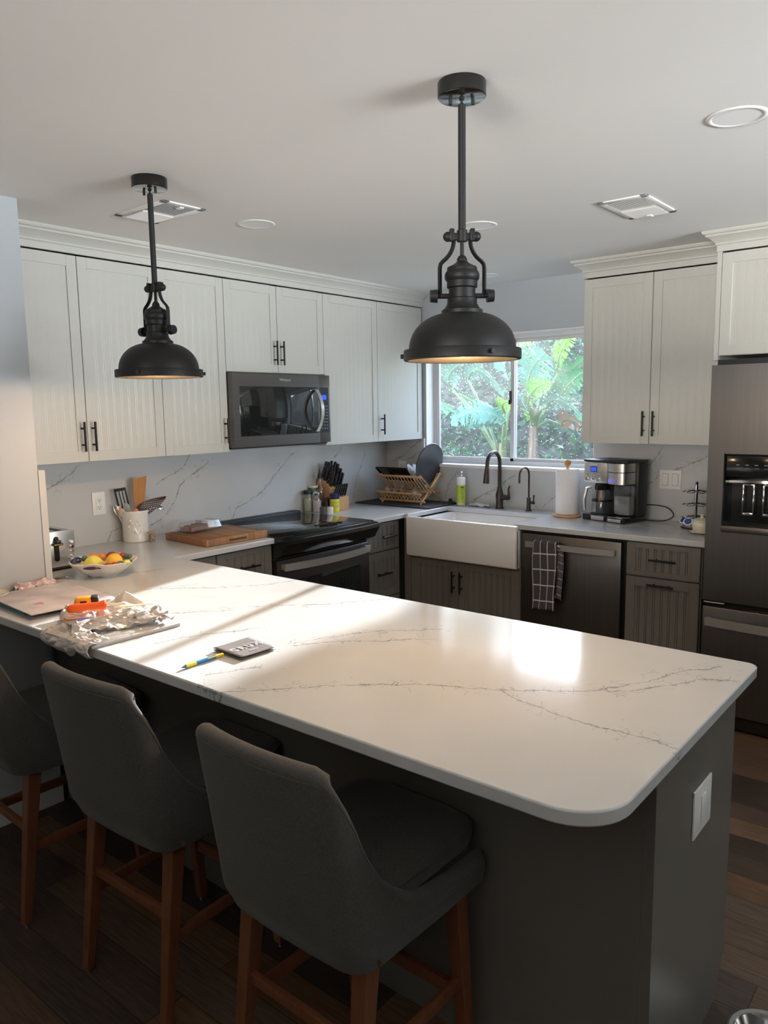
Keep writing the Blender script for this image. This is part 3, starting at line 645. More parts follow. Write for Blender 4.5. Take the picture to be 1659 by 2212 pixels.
# towel over the handle
tw = MB()
def towel(s, v):       # v: 0 back bottom .. over the bar .. 1 front bottom
    u = 1.612 + .14 * s + .004 * sin(v * 9 + s * 3)
    k = (v - .30) / .70
    if v < .27: w, z = .648, .52 + v / .27 * .30
    elif v < .36: a = (v - .27) / .09 * pi; w, z = .670 - .022 * cos(a), .830 + .012 * sin(a)
    else: q = (v - .36) / .64; w, z = .692 + .008 * q + .003 * sin(s * 12 + q * 3) * (1 if q > .05 else 0), .828 - q * .375 + .006 * s
    return FY @ V((u, w, z))
tag(put('dish_towel', tw.grid(towel, 16, 48, uv=True), 'check', solid=.004, loc=(1.68, -.68, .45)), 'grey tea towel with white windowpane checks hanging on the dishwasher handle', 'towel')
tw = MB()
tag(put('dish_towel', tw.grid(lambda s, v: FY @ V((1.752 + .028 * s + .006 * sin(v * 5), .672 - .006 * s + .0 * v + (.012 if v < .06 else .004), .826 - v * .30 - .01 * s)), 6, 24, uv=True), 'check', solid=.004, loc=(1.76, -.68, .5)), 'narrow back fold of the check tea towel showing at its right edge on the dishwasher', 'towel')

# ---- refrigerator
t = thing('refrigerator', 'tall black stainless refrigerator with an ice and water dispenser at the right edge', 'refrigerator', (2.99, -.4, 0))
fx0, fx1, ff = 2.535, 3.447, .705
put('body', MB().box(fx0 + .006, fx1 - .006, .03, .63, .02, 1.745, 0, FY), 'black', t, True)
put('hinge_cover', MB().box(fx0 + .01, fx1 - .01, .08, .655, 1.745, 1.79, .004, FY), 'dplastic', t, True)
ld = MB(); a, b_, c, d_ = 2.607, 2.93, .985, 1.353
for q in ((fx0, a, .645, 1.763), (b_, 2.988, .645, 1.763), (a, b_, .645, c), (a, b_, d_, 1.763)): ld.box(q[0], q[1], .64, ff, q[2], q[3], 0, FY)
dl = put('door', ld, 'bss', t, True)
put('door', MB().box(2.993, fx1, .64, ff, .645, 1.763, .006, FY), 'bss', t, True)
dr = put('freezer_drawer', MB().box(fx0 + .001, fx1 - .001, .64, ff, .085, .615, .008, FY), 'bss', t, True)
bowhandle(2.56, 3.42, .548, ff, FY, .019, .03, .025, dr)
put('gasket', MB().box(fx0 + .01, fx1 - .01, .60, .665, .612, .648, 0, FY), 'black', t, True)
put('base_grille', MB().box(fx0 + .01, fx1 - .01, .60, .68, .015, .082, .003, FY), 'black', t, True)
put('hinge', MB().box(fx0 + .004, fx0 + .10, .655, .70, .630, .637, .001, FY), 'steel', t, True)
dsp = put('dispenser', MB().box(a, b_, .60, .64, c, d_, 0, FY).box(a, a + .006, .62, ff + .001, c, d_, 0, FY).box(b_ - .006, b_, .62, ff + .001, c, d_, 0, FY).box(a, b_, .62, ff + .001, d_ - .006, d_, 0, FY).box(a + .006, b_ - .006, .64, .70, 1.245, d_ - .006, .006, FY), 'gloss', t, True)
put('drip_ledge', MB().box(a, b_, .62, ff + .008, c - .002, c + .03, .004, FY), 'bss', dsp, True)
mb = MB(); rings = []
for i in range(17):
    s = i / 16; u = a + .004 + (b_ - a - .008) * s; q = 1 - (2 * s - 1) ** 2
    rings.append([mb.b.verts.new(FY @ V(p)) for p in ((u, .66, 1.222), (u, .700 + .022 * q, 1.218 + .004 * q), (u, .700 + .020 * q, 1.228 + .006 * q), (u, .66, 1.252 + .01 * q))])
for A, B in zip(rings[:-1], rings[1:]):
    for j in range(4): mb.b.faces.new((A[j], A[(j + 1) % 4], B[(j + 1) % 4], B[j]))
put('chrome_hood', mb, 'chrome', dsp, True)
for u in (2.712, 2.80):
    mb = MB(); tl = R(8)
    Tl = FY @ M.Translation((u, .668, 1.140))
    for q in ((-.026, -.020, -.07, .07), (.020, .026, -.07, .07), (-.026, .026, -.075, -.062), (-.026, .026, .066, .072)): mb.box(q[0], q[1], -.004, .006, q[2], q[3], .001, Tl)
    put('paddle', mb, 'chrome', dsp, True); 
MT['dimleg'] = mat('dim_legend', (.12, .13, .13), .5)
mb = MB()
for i in range(6): mb.box(2.66 + i * .04, 2.675 + i * .04, .7001, .7006, 1.300, 1.305, 0, FY); mb.box(2.66 + i * .04, 2.68 + i * .04, .7001, .7006, 1.286, 1.2885, 0, FY)
put('key_legends', mb, 'dimleg', dsp, True)
mb = MB()
for u in (2.955, 3.02): mb.tube(bez((u, .73, .80), (u, .79, 1.0), (u, .79, 1.4), (u, .73, 1.60), 14), .012, 8, FY); mb.cyl((u, ff, .81), (u, .735, .81), .01, T=FY); mb.cyl((u, ff, 1.59), (u, .735, 1.59), .01, T=FY)
put('door_handles', mb, 'steel', t, True)

# ================================================================== PENDANTS
MT['lampwhite'] = mat('warm_white_enamel', (.85, .78, .66), .35)
MT['bulb'] = mat('lit_bulb', (1, .8, .5), .3, emit=(1, .62, .28), es=120)
def pendant(x, y, ang, label):
    t = thing('pendant_lamp', label, 'pendant lamp', (x, y, 0), ang, 'barn pendants over the peninsula')
    c = put('canopy', MB().lathe([(.0005, H), (.059, H), (.060, H - .002), (.060, H - .034), (.058, H - .036), (.0005, H - .036)], n=48), MT.setdefault('canopy', mat('satin_black_canopy', (.022, .021, .021), .28, .55)), t)
    put('canopy_underside', MB().lathe([(.0005, H - .0365), (.0575, H - .0365), (.0585, H - .036)], n=48), MT.setdefault('canunder', mat('underside_reflection_grey', (.42, .43, .43), .16, 1)), c)  # underside in lighter grey metal, painting in the room's reflection on the canopy
    for s in (-1, 1): put('screw', MB().cyl((s * .028, 0, H - .052), (s * .028, 0, H - .036), .0045, n=10), 'black', c)
    put('rod', MB().lathe([(.0005, H - .03), (.0065, H - .03), (.0070, 2.345), (.003, 2.340), (.003, 2.336), (.0093, 2.331), (.0095, 2.325), (.0095, 2.035), (.013, 2.032), (.013, 2.005), (.0005, 2.003)], n=24), 'black', t)
    y_ = MB()
    y_.box(-.036, .036, -.007, .007, 2.008, 2.026, .003)
    for s in (-1, 1):
        y_.ball((s * .036, 0, 2.017), .0125, 16); y_.box(s * .026 - .006, s * .026 + .006, -.010, .010, 2.006, 2.036, .002)
        pts = bez((s * .021, 0, 2.012), (s * .020, 0, 1.985), (s * .034, 0, 1.968), (s * .049, 0, 1.957), 8) + [V((s * .055, 0, 1.950)), V((s * .057, 0, 1.940)), V((s * .057, 0, 1.90)), V((s * .057, 0, 1.868))]
        y_.tube(pts, .0085, 4, flat=.62)
    put('yoke', y_, 'black', t)
    for s in (-1, 1): put('knob', MB().cyl((s * .030, 0, 1.871), (s * .066, 0, 1.871), .0065, n=12).cyl((s * .064, 0, 1.871), (s * .082, 0, 1.871), .017, .015, n=20), 'black', t)
    put('socket_housing', MB().lathe([(.0005, 2.005), (.0048, 2.005), (.0048, 1.972), (.009, 1.969), (.013, 1.962), (.013, 1.957), (.018, 1.952), (.030, 1.945), (.037, 1.942), (.0385, 1.938), (.0385, 1.933),
        (.042, 1.930), (.0445, 1.922), (.0435, 1.912), (.039, 1.907), (.039, 1.892), (.034, 1.889), (.034, 1.866), (.038, 1.863), (.038, 1.853), (.041, 1.846), (.047, 1.838), (.053, 1.835), (.053, 1.826), (.047, 1.824)], n=40), 'black', t)
    dome = [(.047, 1.826)] + [(.047 + (.138 - .047) * sin(a) ** 1.0, 1.734 + (.827 - .734) * cos(a)) for a in [R(i * 90 / 16) for i in range(17)]]
    dome = [(r, z if z > 1.7 else z) for r, z in dome]
    dome = [(.040, 1.8275)] + [(.040 + .098 * sin(R(i * 5)), 1.737 + .090 * cos(R(i * 5))) for i in range(1, 19)]
    put('shade', MB().lathe(dome + [(.1365, 1.7365)] + [(.038 + .0965 * sin(R(90 - i * 5)), 1.7355 + .089 * cos(R(90 - i * 5))) for i in range(0, 18)] , n=64), 'black', t)
    put('shade_lining', MB().lathe([(.0345 + .098 * sin(R(i * 5)), 1.7345 + .086 * cos(R(i * 5))) for i in range(0, 19)], n=64), 'lampwhite', t)
    put('rim', MB().lathe([(.138, 1.737), (.150, 1.736), (.1515, 1.733), (.1515, 1.711), (.1495, 1.709), (.141, 1.709), (.139, 1.712), (.1375, 1.735), (.138, 1.737)], n=64), 'black', t)
    for k in range(3):
        a = R(50 + k * 120); put('rim_screw', MB().cyl((.150 * cos(a), .150 * sin(a), 1.722), (.160 * cos(a), .160 * sin(a), 1.722), .006, n=12), 'black', t)
    put('bulb', MB().ball((0, 0, 1.750), .028, 20, (1, 1, 1.1)).cyl((0, 0, 1.772), (0, 0, 1.822), .013), 'bulb', t)
    lt = bpy.data.lights.new('bulb_light', 'POINT'); lt.energy = 9; lt.color = (1, .60, .28); lt.shadow_soft_size = .012
    lo_ = bpy.data.objects.new('bulb_light', lt); COL.objects.link(lo_); lo_.parent = t; lo_.location = (0, 0, 1.716)
    return t
pendant(2.52, -2.794, .72, 'black barn pendant lamp with a lit bulb, the larger-looking one in front of the window')
pendant(1.276, -2.849, .15, 'black barn pendant lamp with a lit bulb hanging at the left before the wall cabinets')
# ================================================================== THINGS ON THE COUNTERS
Z = ZC + .0005
def plate(name, label, T, u0, u1, v0, v1, kind):
    t = thing(name, label, 'switch' if kind == 'switch' else 'outlet', T @ V(((u0 + u1) / 2, 0, (v0 + v1) / 2)))
    put('plate', MB().box(u0, u1, 0, .006, v0, v1, .002, T), 'white', t, True)
    cu, cv = (u0 + u1) / 2, (v0 + v1) / 2
    if kind == 'outlet':
        r = put('receptacle', MB().box(cu - .017, cu + .017, .006, .0085, cv - .034, cv + .034, .001, T), 'white', t, True)
        s = MB()
        for dv in (-.019, .019):
            s.box(cu - .007, cu - .005, .0085, .009, cv + dv - .004, cv + dv + .005, 0, T).box(cu + .005, cu + .007, .0085, .009, cv + dv - .004, cv + dv + .005, 0, T).box(cu - .0025, cu + .0025, .0085, .009, cv + dv - .011, cv + dv - .007, 0, T)
        put('slots', s, 'black', r, True)
    else:
        for i, du in enumerate((-.029, .029)):
            put('gap', MB().box(cu + du - .0185, cu + du + .0185, .006, .0064, cv - .0355, cv + .0355, 0, T), MT.setdefault('gapg', mat('shadow_gap', (.15, .15, .15), .7)), t, True)
            put('rocker' if i == 0 else 'dimmer', MB().box(cu + du - .017, cu + du + .017, .006, .010, cv - .034, cv + .034, .0015, T), 'white', t, True)
    return t
plate('outlet', 'white double outlet on the stove wall between the toaster and the utensil crock', frame_x(SP), -2.423, -2.351, 1.065, 1.183, 'outlet')
plate('light_switch', 'white double switch plate on the backsplash between coffee maker and fridge', frame_y(-SP), 2.070, 2.194, 1.098, 1.208, 'switch')
plate('outlet', 'white outlet partly hidden behind the coffee maker, where its cord ends', frame_y(-SP), 1.905, 1.985, .965, 1.075, 'outlet')
plate('outlet', 'pale outlet on the corner backsplash above the dish rack', frame_y(-SP), .135, .205, 1.09, 1.20, 'outlet')

# ---- toaster
t = thing('toaster', 'brushed steel toaster with a black lever slot, at the wall corner', 'toaster', (.36, -2.871, Z))
y0, y1 = -2.955, -2.787
put('shell', MB().box(.22, .498, y0, y1, .935, 1.085, .016, seg=4), 'steel', t, True)
put('end_plate', MB().box(.496, .502, y0 + .004, y1 - .004, .932, 1.087, .002), 'steel', t, True)
put('base', MB().box(.225, .498, y0 + .004, y1 - .004, .922, .937, .003).box(.235, .26, y0 + .01, y0 + .03, .9155, .923).box(.235, .26, y1 - .03, y1 - .01, .9155, .923).box(.46, .492, y0 + .01, y0 + .03, .9155, .923).box(.46, .492, y1 - .03, y1 - .01, .9155, .923), 'dplastic', t, True)
put('bread_slots', MB().box(.25, .47, y0 + .045, y0 + .072, 1.083, 1.0862).box(.25, .47, y1 - .072, y1 - .045, 1.083, 1.0862), 'black', t, True)
put('lever_slot', MB().prism([(yy, zz) for yy, zz in rrect(-2.887, -2.864, .957, 1.065, .011)], .5015, .5035, T90), 'gloss', t, True)
l = put('lever', MB().box(.503, .528, -2.896, -2.855, 1.028, 1.038, .003).box(.503, .53, -2.887, -2.864, 1.037, 1.052, .005), 'dplastic', t, True)
put('lever_trim', MB().box(.5275, .5295, -2.896, -2.855, 1.0315, 1.0345), 'chrome', l, True)
for i in range(4): put('button', MB().cyl((.502, -2.807, 1.035 - i * .021), (.509, -2.807, 1.035 - i * .021), .0065, n=16), 'chrome', t, True)
put('dial', MB().cyl((.502, -2.807, .958), (.514, -2.807, .958), .009, n=20), 'steel', t, True)
t = thing('metal_clip', 'small flat brownish metal plate with bright ends lying before the toaster', 'clip', (.652, -2.950, Z), R(55))
put('plate', MB().prism([(-.028, -.008), (-.020, -.013), (.020, -.013), (.028, -.008), (.028, .008), (.020, .013), (-.020, .013), (-.028, .008)], 0, .004), MT.setdefault('bplate', mat('brown_grey_metal', (.20, .17, .15), .35, .7)), t)
for s in (-1, 1): put('end_pin', MB().cyl((s * .026, -.004, .004), (s * .034, -.004, .004), .0018, n=8).cyl((s * .026, .004, .004), (s * .034, .004, .004), .0018, n=8), 'chrome', t)

# ---- fruit bowl
bx, by = .735, -2.80
t = thing('fruit_bowl', 'cream oval ceramic bowl with painted fruit modelled round its rim', 'bowl', (bx, by, Z), R(40))
def wob(r, z, a):
    k = 1 + .05 * cos(2 * a) + .02 * sin(5 * a); return r * k, z + (.004 * sin(3 * a) + .003 * sin(7 * a)) * (r / .16)
put('bowl', MB().lathe([(.0005, .006), (.06, .006), (.063, 0), (.068, 0), (.072, .006), (.10, .022), (.130, .045), (.150, .070), (.152, .073), (.149, .075), (.125, .052), (.095, .030), (.065, .017), (.0005, .014)], n=56, wob=wob), 'ceramic', t); t.scale = (.86, .86, .86)
fr_c = dict(blue=mat('dark_blue_glaze', (.01, .015, .06), .12, coat=.6), red=mat('red_glaze', (.35, .03, .035), .2, coat=.6), plum=mat('plum_glaze', (.10, .02, .07), .2, coat=.6), green=mat('green_glaze', (.06, .13, .07), .25, coat=.5), ora=mat('orange_glaze', (.72, .25, .05), .3, coat=.4), yel=mat('pale_yellow_glaze', (.75, .68, .18), .3, coat=.4), pink=mat('pink_glaze', (.6, .25, .2), .25, coat=.4))
def orn(ang, r, z, s, c, sx=(1, 1, .7)):
    a = R(ang); put('fruit_ornament', MB().ball((r * cos(a), r * sin(a), z), s, 16, sx, rot=M.Rotation(a, 4, 'Z')), fr_c[c], t)
for q in ((168, .138, .068, .024, 'blue'), (182, .140, .068, .020, 'blue'), (150, .128, .072, .016, 'green'), (130, .120, .070, .030, 'ora'), (112, .115, .070, .024, 'ora'), (88, .118, .074, .026, 'red'), (72, .122, .074, .024, 'pink'), (60, .125, .074, .020, 'red'), (50, .130, .072, .018, 'green'), (43, .137, .07, .016, 'green'),
          (262, .125, .060, .022, 'plum', (.6, 1.9, .45)), (286, .122, .062, .020, 'plum', (.6, 1.5, .5)), (300, .126, .066, .020, 'red', (.8, 1.3, .7)), (312, .130, .068, .018, 'red'), (325, .134, .070, .017, 'green'), (338, .143, .071, .017, 'yel'), (347, .150, .072, .009, 'green')): orn(*q)
for (lx, ly, lz, s, m_, lb, rz) in ((-.035, -.022, .050, .034, 'lemon', 'greenish yellow lemon at the left inside the fruit bowl', 20), (.034, -.012, .053, .036, 'ngold', 'orange-yellow citrus at the right inside the fruit bowl', -30)):
    c, s_ = cos(R(40)), sin(R(40)); o = put('lemon', MB().lathe([(.0005, -1.22), (.10, -1.2), (.16, -1.12), (.5, -.88), (.85, -.5), (1, 0), (.85, .5), (.5, .88), (.16, 1.12), (.10, 1.2), (.0005, 1.22)], n=24, T=M.Rotation(R(90), 4, 'Y') @ M.Diagonal((s, s, s, 1))), m_, loc=(0, 0, 0), sub=1)
    # placed inside the bowl along the view-facing side
    o.location = (bx + .62 * lx * 1.25 + .3 * ly, by + .78 * lx * 1.25 - .5 * ly, Z + lz); o.rotation_euler = (0, 0, R(rz + 40)); tag(o, lb, 'lemon', 'citrus in the fruit bowl')

# ---- utensil crock
cx_, cy_ = .103, -2.232
t = thing('utensil_crock', 'white ribbed ceramic crock full of cooking utensils', 'crock', (cx_, cy_, Z))
pr = [(.0005, .004), (.060, .004), (.062, 0), (.066, .001), (.067, .008)]
for i in range(24): z = .012 + i * .0061; pr.append((.0665 + .0009 * (i % 2) * (1 if (i < 5 or i > 18) else .3), z))
pr += [(.0675, .160), (.0665, .163), (.062, .162), (.061, .15), (.061, .012), (.0005, .010)]
put('pot', MB().lathe(pr, n=48), 'ceramic', t)
rel = MB()
for i in range(9): a = R(-60 + i * 6.5); rr_ = .0672; z = .085 + .03 * sin(i * 1.3); rel.ball((rr_ * cos(a), rr_ * sin(a), z), .007, 10, (.45, 1, 1.2))
rel.tube([(.0685 * cos(R(-62 + i * 4)), .0685 * sin(R(-62 + i * 4)), .07 + .028 * sin(i * .45)) for i in range(14)], .0022, 6)
put('relief_pattern', rel, 'ceramic', t)
def uten(name, label, mb, m, lx, ly, lz, rx, ry, rz, g='utensils in the crock'):
    o = put(name, mb, m, loc=(0, 0, 0)); o.location = (cx_ + lx, cy_ + ly, Z + lz); o.rotation_euler = (R(rx), R(ry), R(rz)); return tag(o, label, 'utensil', g)
F = 50   # facing direction of flat utensils
uten('wooden_spatula', 'tall bamboo spatula with a slanted edge standing in the crock', MB().prism([(-.009, 0), (.009, 0), (.010, .12), (.030, .17), (.034, .262), (-.024, .248), (-.020, .16), (-.010, .12)], -.0025, .0025, M.Rotation(R(90), 4, 'X')), 'spatwood', -.01, .008, .018, -3, 5, F); bpy.data.objects['wooden_spatula'].scale = (1.15, 1, 1.24)
sl = MB()
for q in ((-.026, -.018, .15, .222), (-.008, -.003, .15, .222), (.006, .011, .15, .222), (.020, .028, .15, .222), (-.026, .028, .222, .235), (-.026, .028, .138, .152), (-.007, .007, .0, .14)): sl.box(q[0], q[1], -.0018, .0018, q[2], q[3], .001)
uten('slotted_turner', 'black slotted turner in the crock, left of the bamboo spatula', sl, 'dplastic', -.012, -.022, .016, 4, -9, F); bpy.data.objects['slotted_turner'].scale = (1.1, 1, 1.15)
sk = MB()
def leafp(u, v): return V(((u - .5) * .066 * sin(pi * min(v * .9 + .08, 1)) ** .8 * 2 * .7 + .10 * v * v, .018 * v * v, .115 + v * .115))
for i in range(9): sk.tube([leafp(i / 8, j / 12) for j in range(13)], .0019, 5)
for j in range(1, 13): sk.tube([leafp(i / 8, j / 12) for i in range(9)], .0019, 5)
sk.tube([(0, 0, 0), (0, 0, .12)], .004, 8)
uten('wire_skimmer', 'dark lattice skimmer fanning out to the right of the crock', sk, MT.setdefault('brownmetal', mat('dark_brown_nylon', (.05, .03, .025), .4)), .012, .012, .018, -4, 10, F)
ld = MB().tube([(0, 0, 0), (0, 0, .13), (.018, 0, .160), (.036, 0, .165)], .0035, 8)
ld.grid(lambda u, v: V((.058 + .022 * sin(v * pi / 2) * cos(u * 2 * pi), .022 * sin(v * pi / 2) * sin(u * 2 * pi), .162 + .018 * cos(v * pi / 2))), 20, 8, wrap=True)
uten('ladle', 'shiny steel ladle hooked over the right side of the crock', ld, 'chrome', .024, .02, .022, 0, 14, F)
for (c, lx, ly, rx, ry, lb, s) in (((.62, .48, .22), -.028, -.020, 8, -14, 'mustard silicone spoon at the left rim of the crock', 1), ((.62, .5, .36), -.02, -.03, 10, -10, 'pale wooden spoon leaning at the left of the crock', .9), ((.62, .25, .25), .02, -.012, 3, 2, 'dusty pink silicone spatula at the crock rim', .85), ((.35, .36, .33), -.002, -.022, 6, -6, 'grey silicone spatula in the front of the crock', 1.05)):
    mb = MB().cyl((0, 0, 0), (0, 0, .13), .004, n=8); mb.ball((0, 0, .158 * s), .019, 14, (.95, .35, 1.35))
    uten('cooking_spoon', lb, mb, mat('spoon_' + lb.split()[0], c, .5), lx, ly, .016, rx, ry, F)
wt = MB()
for i in range(5): a = i * pi / 5; wt.tube([(.015 * sin(b_) * cos(a), .015 * sin(b_) * sin(a), .17 - .03 * cos(b_)) for b_ in [R(k * 22.5) for k in range(0, 16)]], .0012, 5)
wt.cyl((0, 0, 0), (0, 0, .14), .005, n=8)
uten('whisk', 'wire whisk tipped out over the left of the crock', wt, 'steel', -.025, -.02, .010, 12, -18, 40)

# ---- cutting board and boxes
t = thing('cutting_board', 'thick strip-wood cutting board with a juice groove, left of the stove', 'cutting board', (.408, -1.945, Z), R(-3))
mb = MB().box(-.185, .185, -.195, .195, 0, .038, .005)
b_ = put('board', mb, 'board', t)
g = MB()
for q in ((-.170, .170, -.180, -.174), (-.170, .170, .174, .180), (-.170, -.164, -.180, .180), (.164, .170, -.180, .180)): g.box(q[0], q[1], q[2], q[3], .0379, .0384)
put('juice_groove', g, mat('dark_groove', (.10, .045, .02), .6), b_)
put('hand_hold', MB().box(.1845, .1853, -.055, .055, .012, .024), mat('dark_recess', (.09, .04, .02), .6), b_)
t = thing('clamshell_box', 'clear plastic clamshell of brown food with a white label on the cutting board', 'food box', (.30, -1.97, Z + .0385), R(6))
def shell(w, l, z0, z1, w2, l2, m_, nm, par):
    mb = MB(); a = [mb.b.verts.new((x, y, z0)) for x, y in rrect(-w, w, -l, l, .02)]; c = [mb.b.verts.new((x, y, z1)) for x, y in rrect(-w2, w2, -l2, l2, .018)]
    for i in range(len(a)): mb.b.faces.new((a[i], a[(i + 1) % len(a)], c[(i + 1) % len(a)], c[i]))
    mb.b.faces.new(c); return put(nm, mb, m_, par)
shell(.062, .118, .014, .050, .050, .106, 'thin', 'lid', t); shell(.064, .120, .014, .012, .070, .126, 'thin', 'flange', t); shell(.060, .116, .0135, .0, .052, .108, 'thin', 'tray', t)
mb = MB()
for i in range(9): mb.box(-.045 + random.uniform(-.004, .004), .045, -.100 + i * .013, -.089 + i * .013, .004, .026 + random.uniform(0, .012), .003)
put('food', mb, MT.setdefault('food', varied('brown_food', (.17, .085, .06), (.34, .19, .15), 60, .5)), t)
mb = MB(); mb.grid(lambda u, v: V((-.0655 + u * .131 if .08 < u < .92 else (-.0655 if u < .5 else .0655), .012 + v * .05, .051 if .1 < u < .9 else .018)), 12, 2); put('label', mb, MT.setdefault('paperw', mat('white_paper', (.78, .78, .80), .6)), t, solid=.0006)
t = thing('small_jar', 'tiny mottled brown jar with a tan cap at the left of the cutting board', 'jar', (.205, -2.205, Z))
put('jar', MB().lathe([(.0005, 0), (.013, 0), (.016, .008), (.016, .034), (.010, .042), (.0005, .042)], n=20), varied('mottled_brown', (.12, .07, .045), (.45, .36, .26), 160, .6, detail=1), t)
put('cap', MB().lathe([(.008, .040), (.020, .046), (.021, .052), (.012, .056), (.0005, .056)], n=20), mat('tan_cap', (.45, .32, .19), .7), t)

# ---- spice group
def jar(name, label, x, y, prof, m_, cat='jar', lid=None, lm=None, fill=None, fm=None, band=None, bm=None):
    t = thing(name, label, cat, (x, y, Z)); put('body', MB().lathe(prof, n=28), m_, t)
    if fill: put('contents', MB().lathe(fill, n=24), fm, t)
    if lid: put('lid', MB().lathe(lid, n=28), lm, t)
    if band: put('label', MB().lathe(band, n=28), bm, t)
    return t
body = lambda r, h: [(.0005, 0), (r - .002, 0), (r, .003), (r, h - .015), (r * .86, h - .004), (r * .86, h)]
cy = lambda r, a, b_: [(.0005, a), (r, a), (r, b_), (.0005, b_)]
jar('glass_jar', 'glass jar with a dark green lid and pale green powder beside the stove', .062, -.905, body(.030, .118), 'thin2', lid=cy(.029, .116, .142), lm=mat('dark_green_lid', (.01, .05, .05), .35), fill=cy(.0275, .002, .085), fm=mat('pale_green_powder', (.55, .60, .45), .8))
jar('glass_jar', 'glass jar with a silver clamp lid and white sugar, right of the green-lidded one', .118, -.880, body(.031, .112), 'thin2', lid=[(.0005, .112), (.028, .112), (.031, .118), (.030, .128), (.015, .136), (.0005, .137)], lm='chrome', fill=cy(.0285, .002, .075), fm=mat('white_sugar', (.72, .70, .72), .8))
jar('spice_tin', 'white and black labelled tin behind the glass jars', .040, -.835, cy(.033, 0, .158), mat('white_tin', (.62, .60, .52), .35), 'tin', lid=cy(.034, .158, .166), lm='white', band=[(.0334, .11), (.0334, .152)], bm=varied('black_green_label', (.02, .02, .02), (.35, .36, .15), 22, .4, detail=0))
t = jar('oil_bottle', 'clear oil bottle with a pourer spout standing before the knife block', .085, -.815, [(.0005, 0), (.026, 0), (.028, .004), (.028, .12), (.024, .15), (.012, .175), (.011, .215), (.013, .217)], 'thin2', 'bottle', fill=cy(.026, .002, .05), fm=mat('olive_oil', (.30, .24, .05), .2))
put('pourer', MB().lathe([(.0005, .215), (.014, .215), (.016, .222), (.012, .232), (.010, .240), (.0005, .241)], n=20).tube([(0, 0, .24), (0, 0, .262), (.004, 0, .285)], [.004, .003, .0015], 8), 'dplastic', t)
jar('pepper_grinder', 'small dark pepper grinder in front of the oil bottle', .160, -.835, [(.0005, 0), (.019, 0), (.019, .035), (.016, .045), (.018, .055), (.018, .085), (.012, .092), (.0005, .093)], mat('smoked_black', (.03, .03, .028), .2), 'grinder')
jar('salt_can', 'yellow labelled salt can with a dark blue lid in front of the knife block', .215, -.815, cy(.031, 0, .085), mat('yellow_label', (.78, .66, .05), .35), 'can', lid=cy(.0315, .085, .122), lm=mat('navy_lid', (.01, .015, .10), .35), band=[(.0314, .03), (.0314, .07)], bm=varied('green_yellow_print', (.75, .65, .05), (.25, .45, .12), 30, .4, detail=0))
t = thing('pepper_shaker', 'small grey square shaker at the corner of the stove', 'shaker', (.235, -.948, Z), R(10)); put('body', MB().box(-.016, .016, -.016, .016, 0, .045, .003), mat('grey_shaker', (.13, .13, .14), .4), t); put('cap', MB().box(-.014, .014, -.014, .014, .045, .048, .001), 'dplastic', t)
t = thing('salt_shaker', 'small white shaker beside the grey one, nearest the stove front', 'shaker', (.283, -.932, Z)); put('body', MB().lathe([(.0005, 0), (.019, 0), (.021, .003), (.021, .044), (.018, .049), (.0005, .049)], n=24), mat('white_shaker', (.72, .71, .66), .35), t); put('holes', MB().cyl((.004, 0, .049), (.004, 0, .0495), .002, n=8).cyl((-.004, .004, .049), (-.004, .004, .0495), .002, n=8), 'black', t)

# ---- knife block, front faces +x
t = thing('knife_block', 'light wood knife block beside the spice jars', 'knife block', (.12, -.72, Z))
TXZ = M(((1, 0, 0, 0), (0, 0, 1, 0), (0, 1, 0, 0), (0, 0, 0, 1)))  # (x,z,y)
put('block', MB().prism([(.035, .9155), (.155, .9155), (.155, 1.062), (.060, 1.128), (.035, 1.10)], -.790, -.660, TXZ), 'block', t, True, bevel=.003)
put('steak_knife_step', MB().prism([(.156, .9155), (.204, .9155), (.204, 1.002), (.156, 1.012)], -.790, -.660, TXZ), 'block', t, True, bevel=.002)
KN = 0
def knife(x, y, z, L, r, tx, ty, label, group):
    o = thing('kitchen_knife', label, 'knife', (x, y, z), 0, group); o.rotation_euler = (R(tx), R(ty), R(random.uniform(-6, 6)))
    put('handle', MB().box(-r, r, -r * .62, r * .62, .004, L, r * .45, seg=2), 'dplastic', o)
    put('blade', MB().box(-r * .9, r * .9, -.0012, .0012, -.035, .004), 'steel', o)
    put('rivets', MB().cyl((0, -r * .66, L * .3), (0, r * .66, L * .3), .0022, n=8).cyl((0, -r * .66, L * .7), (0, r * .66, L * .7), .0022, n=8), 'steel', o)
k0 = None
for i, x in enumerate((.066, .092, .118, .142)):
    for j in range(4):
        y = -.772 + j * .032; z = 1.128 - (x - .060) * .69 + .001
        L = (.120, .126, .112, .104)[i] - .01 * (j % 2) + random.uniform(-.004, .004)
        knife(x, y, z, L, (.0105, .012, .0095)[(i + j) % 3], random.uniform(-12, -4), 13 + random.uniform(-2, 2), 'black-handled knife standing in the top of the knife block', 'large knives in the block')
for j in range(6):
    knife(.180, -.780 + j * .0205, 1.007, .085, .0085, random.uniform(-7, -3), 14, 'short black steak knife in the front step of the knife block', 'steak knives in the block')

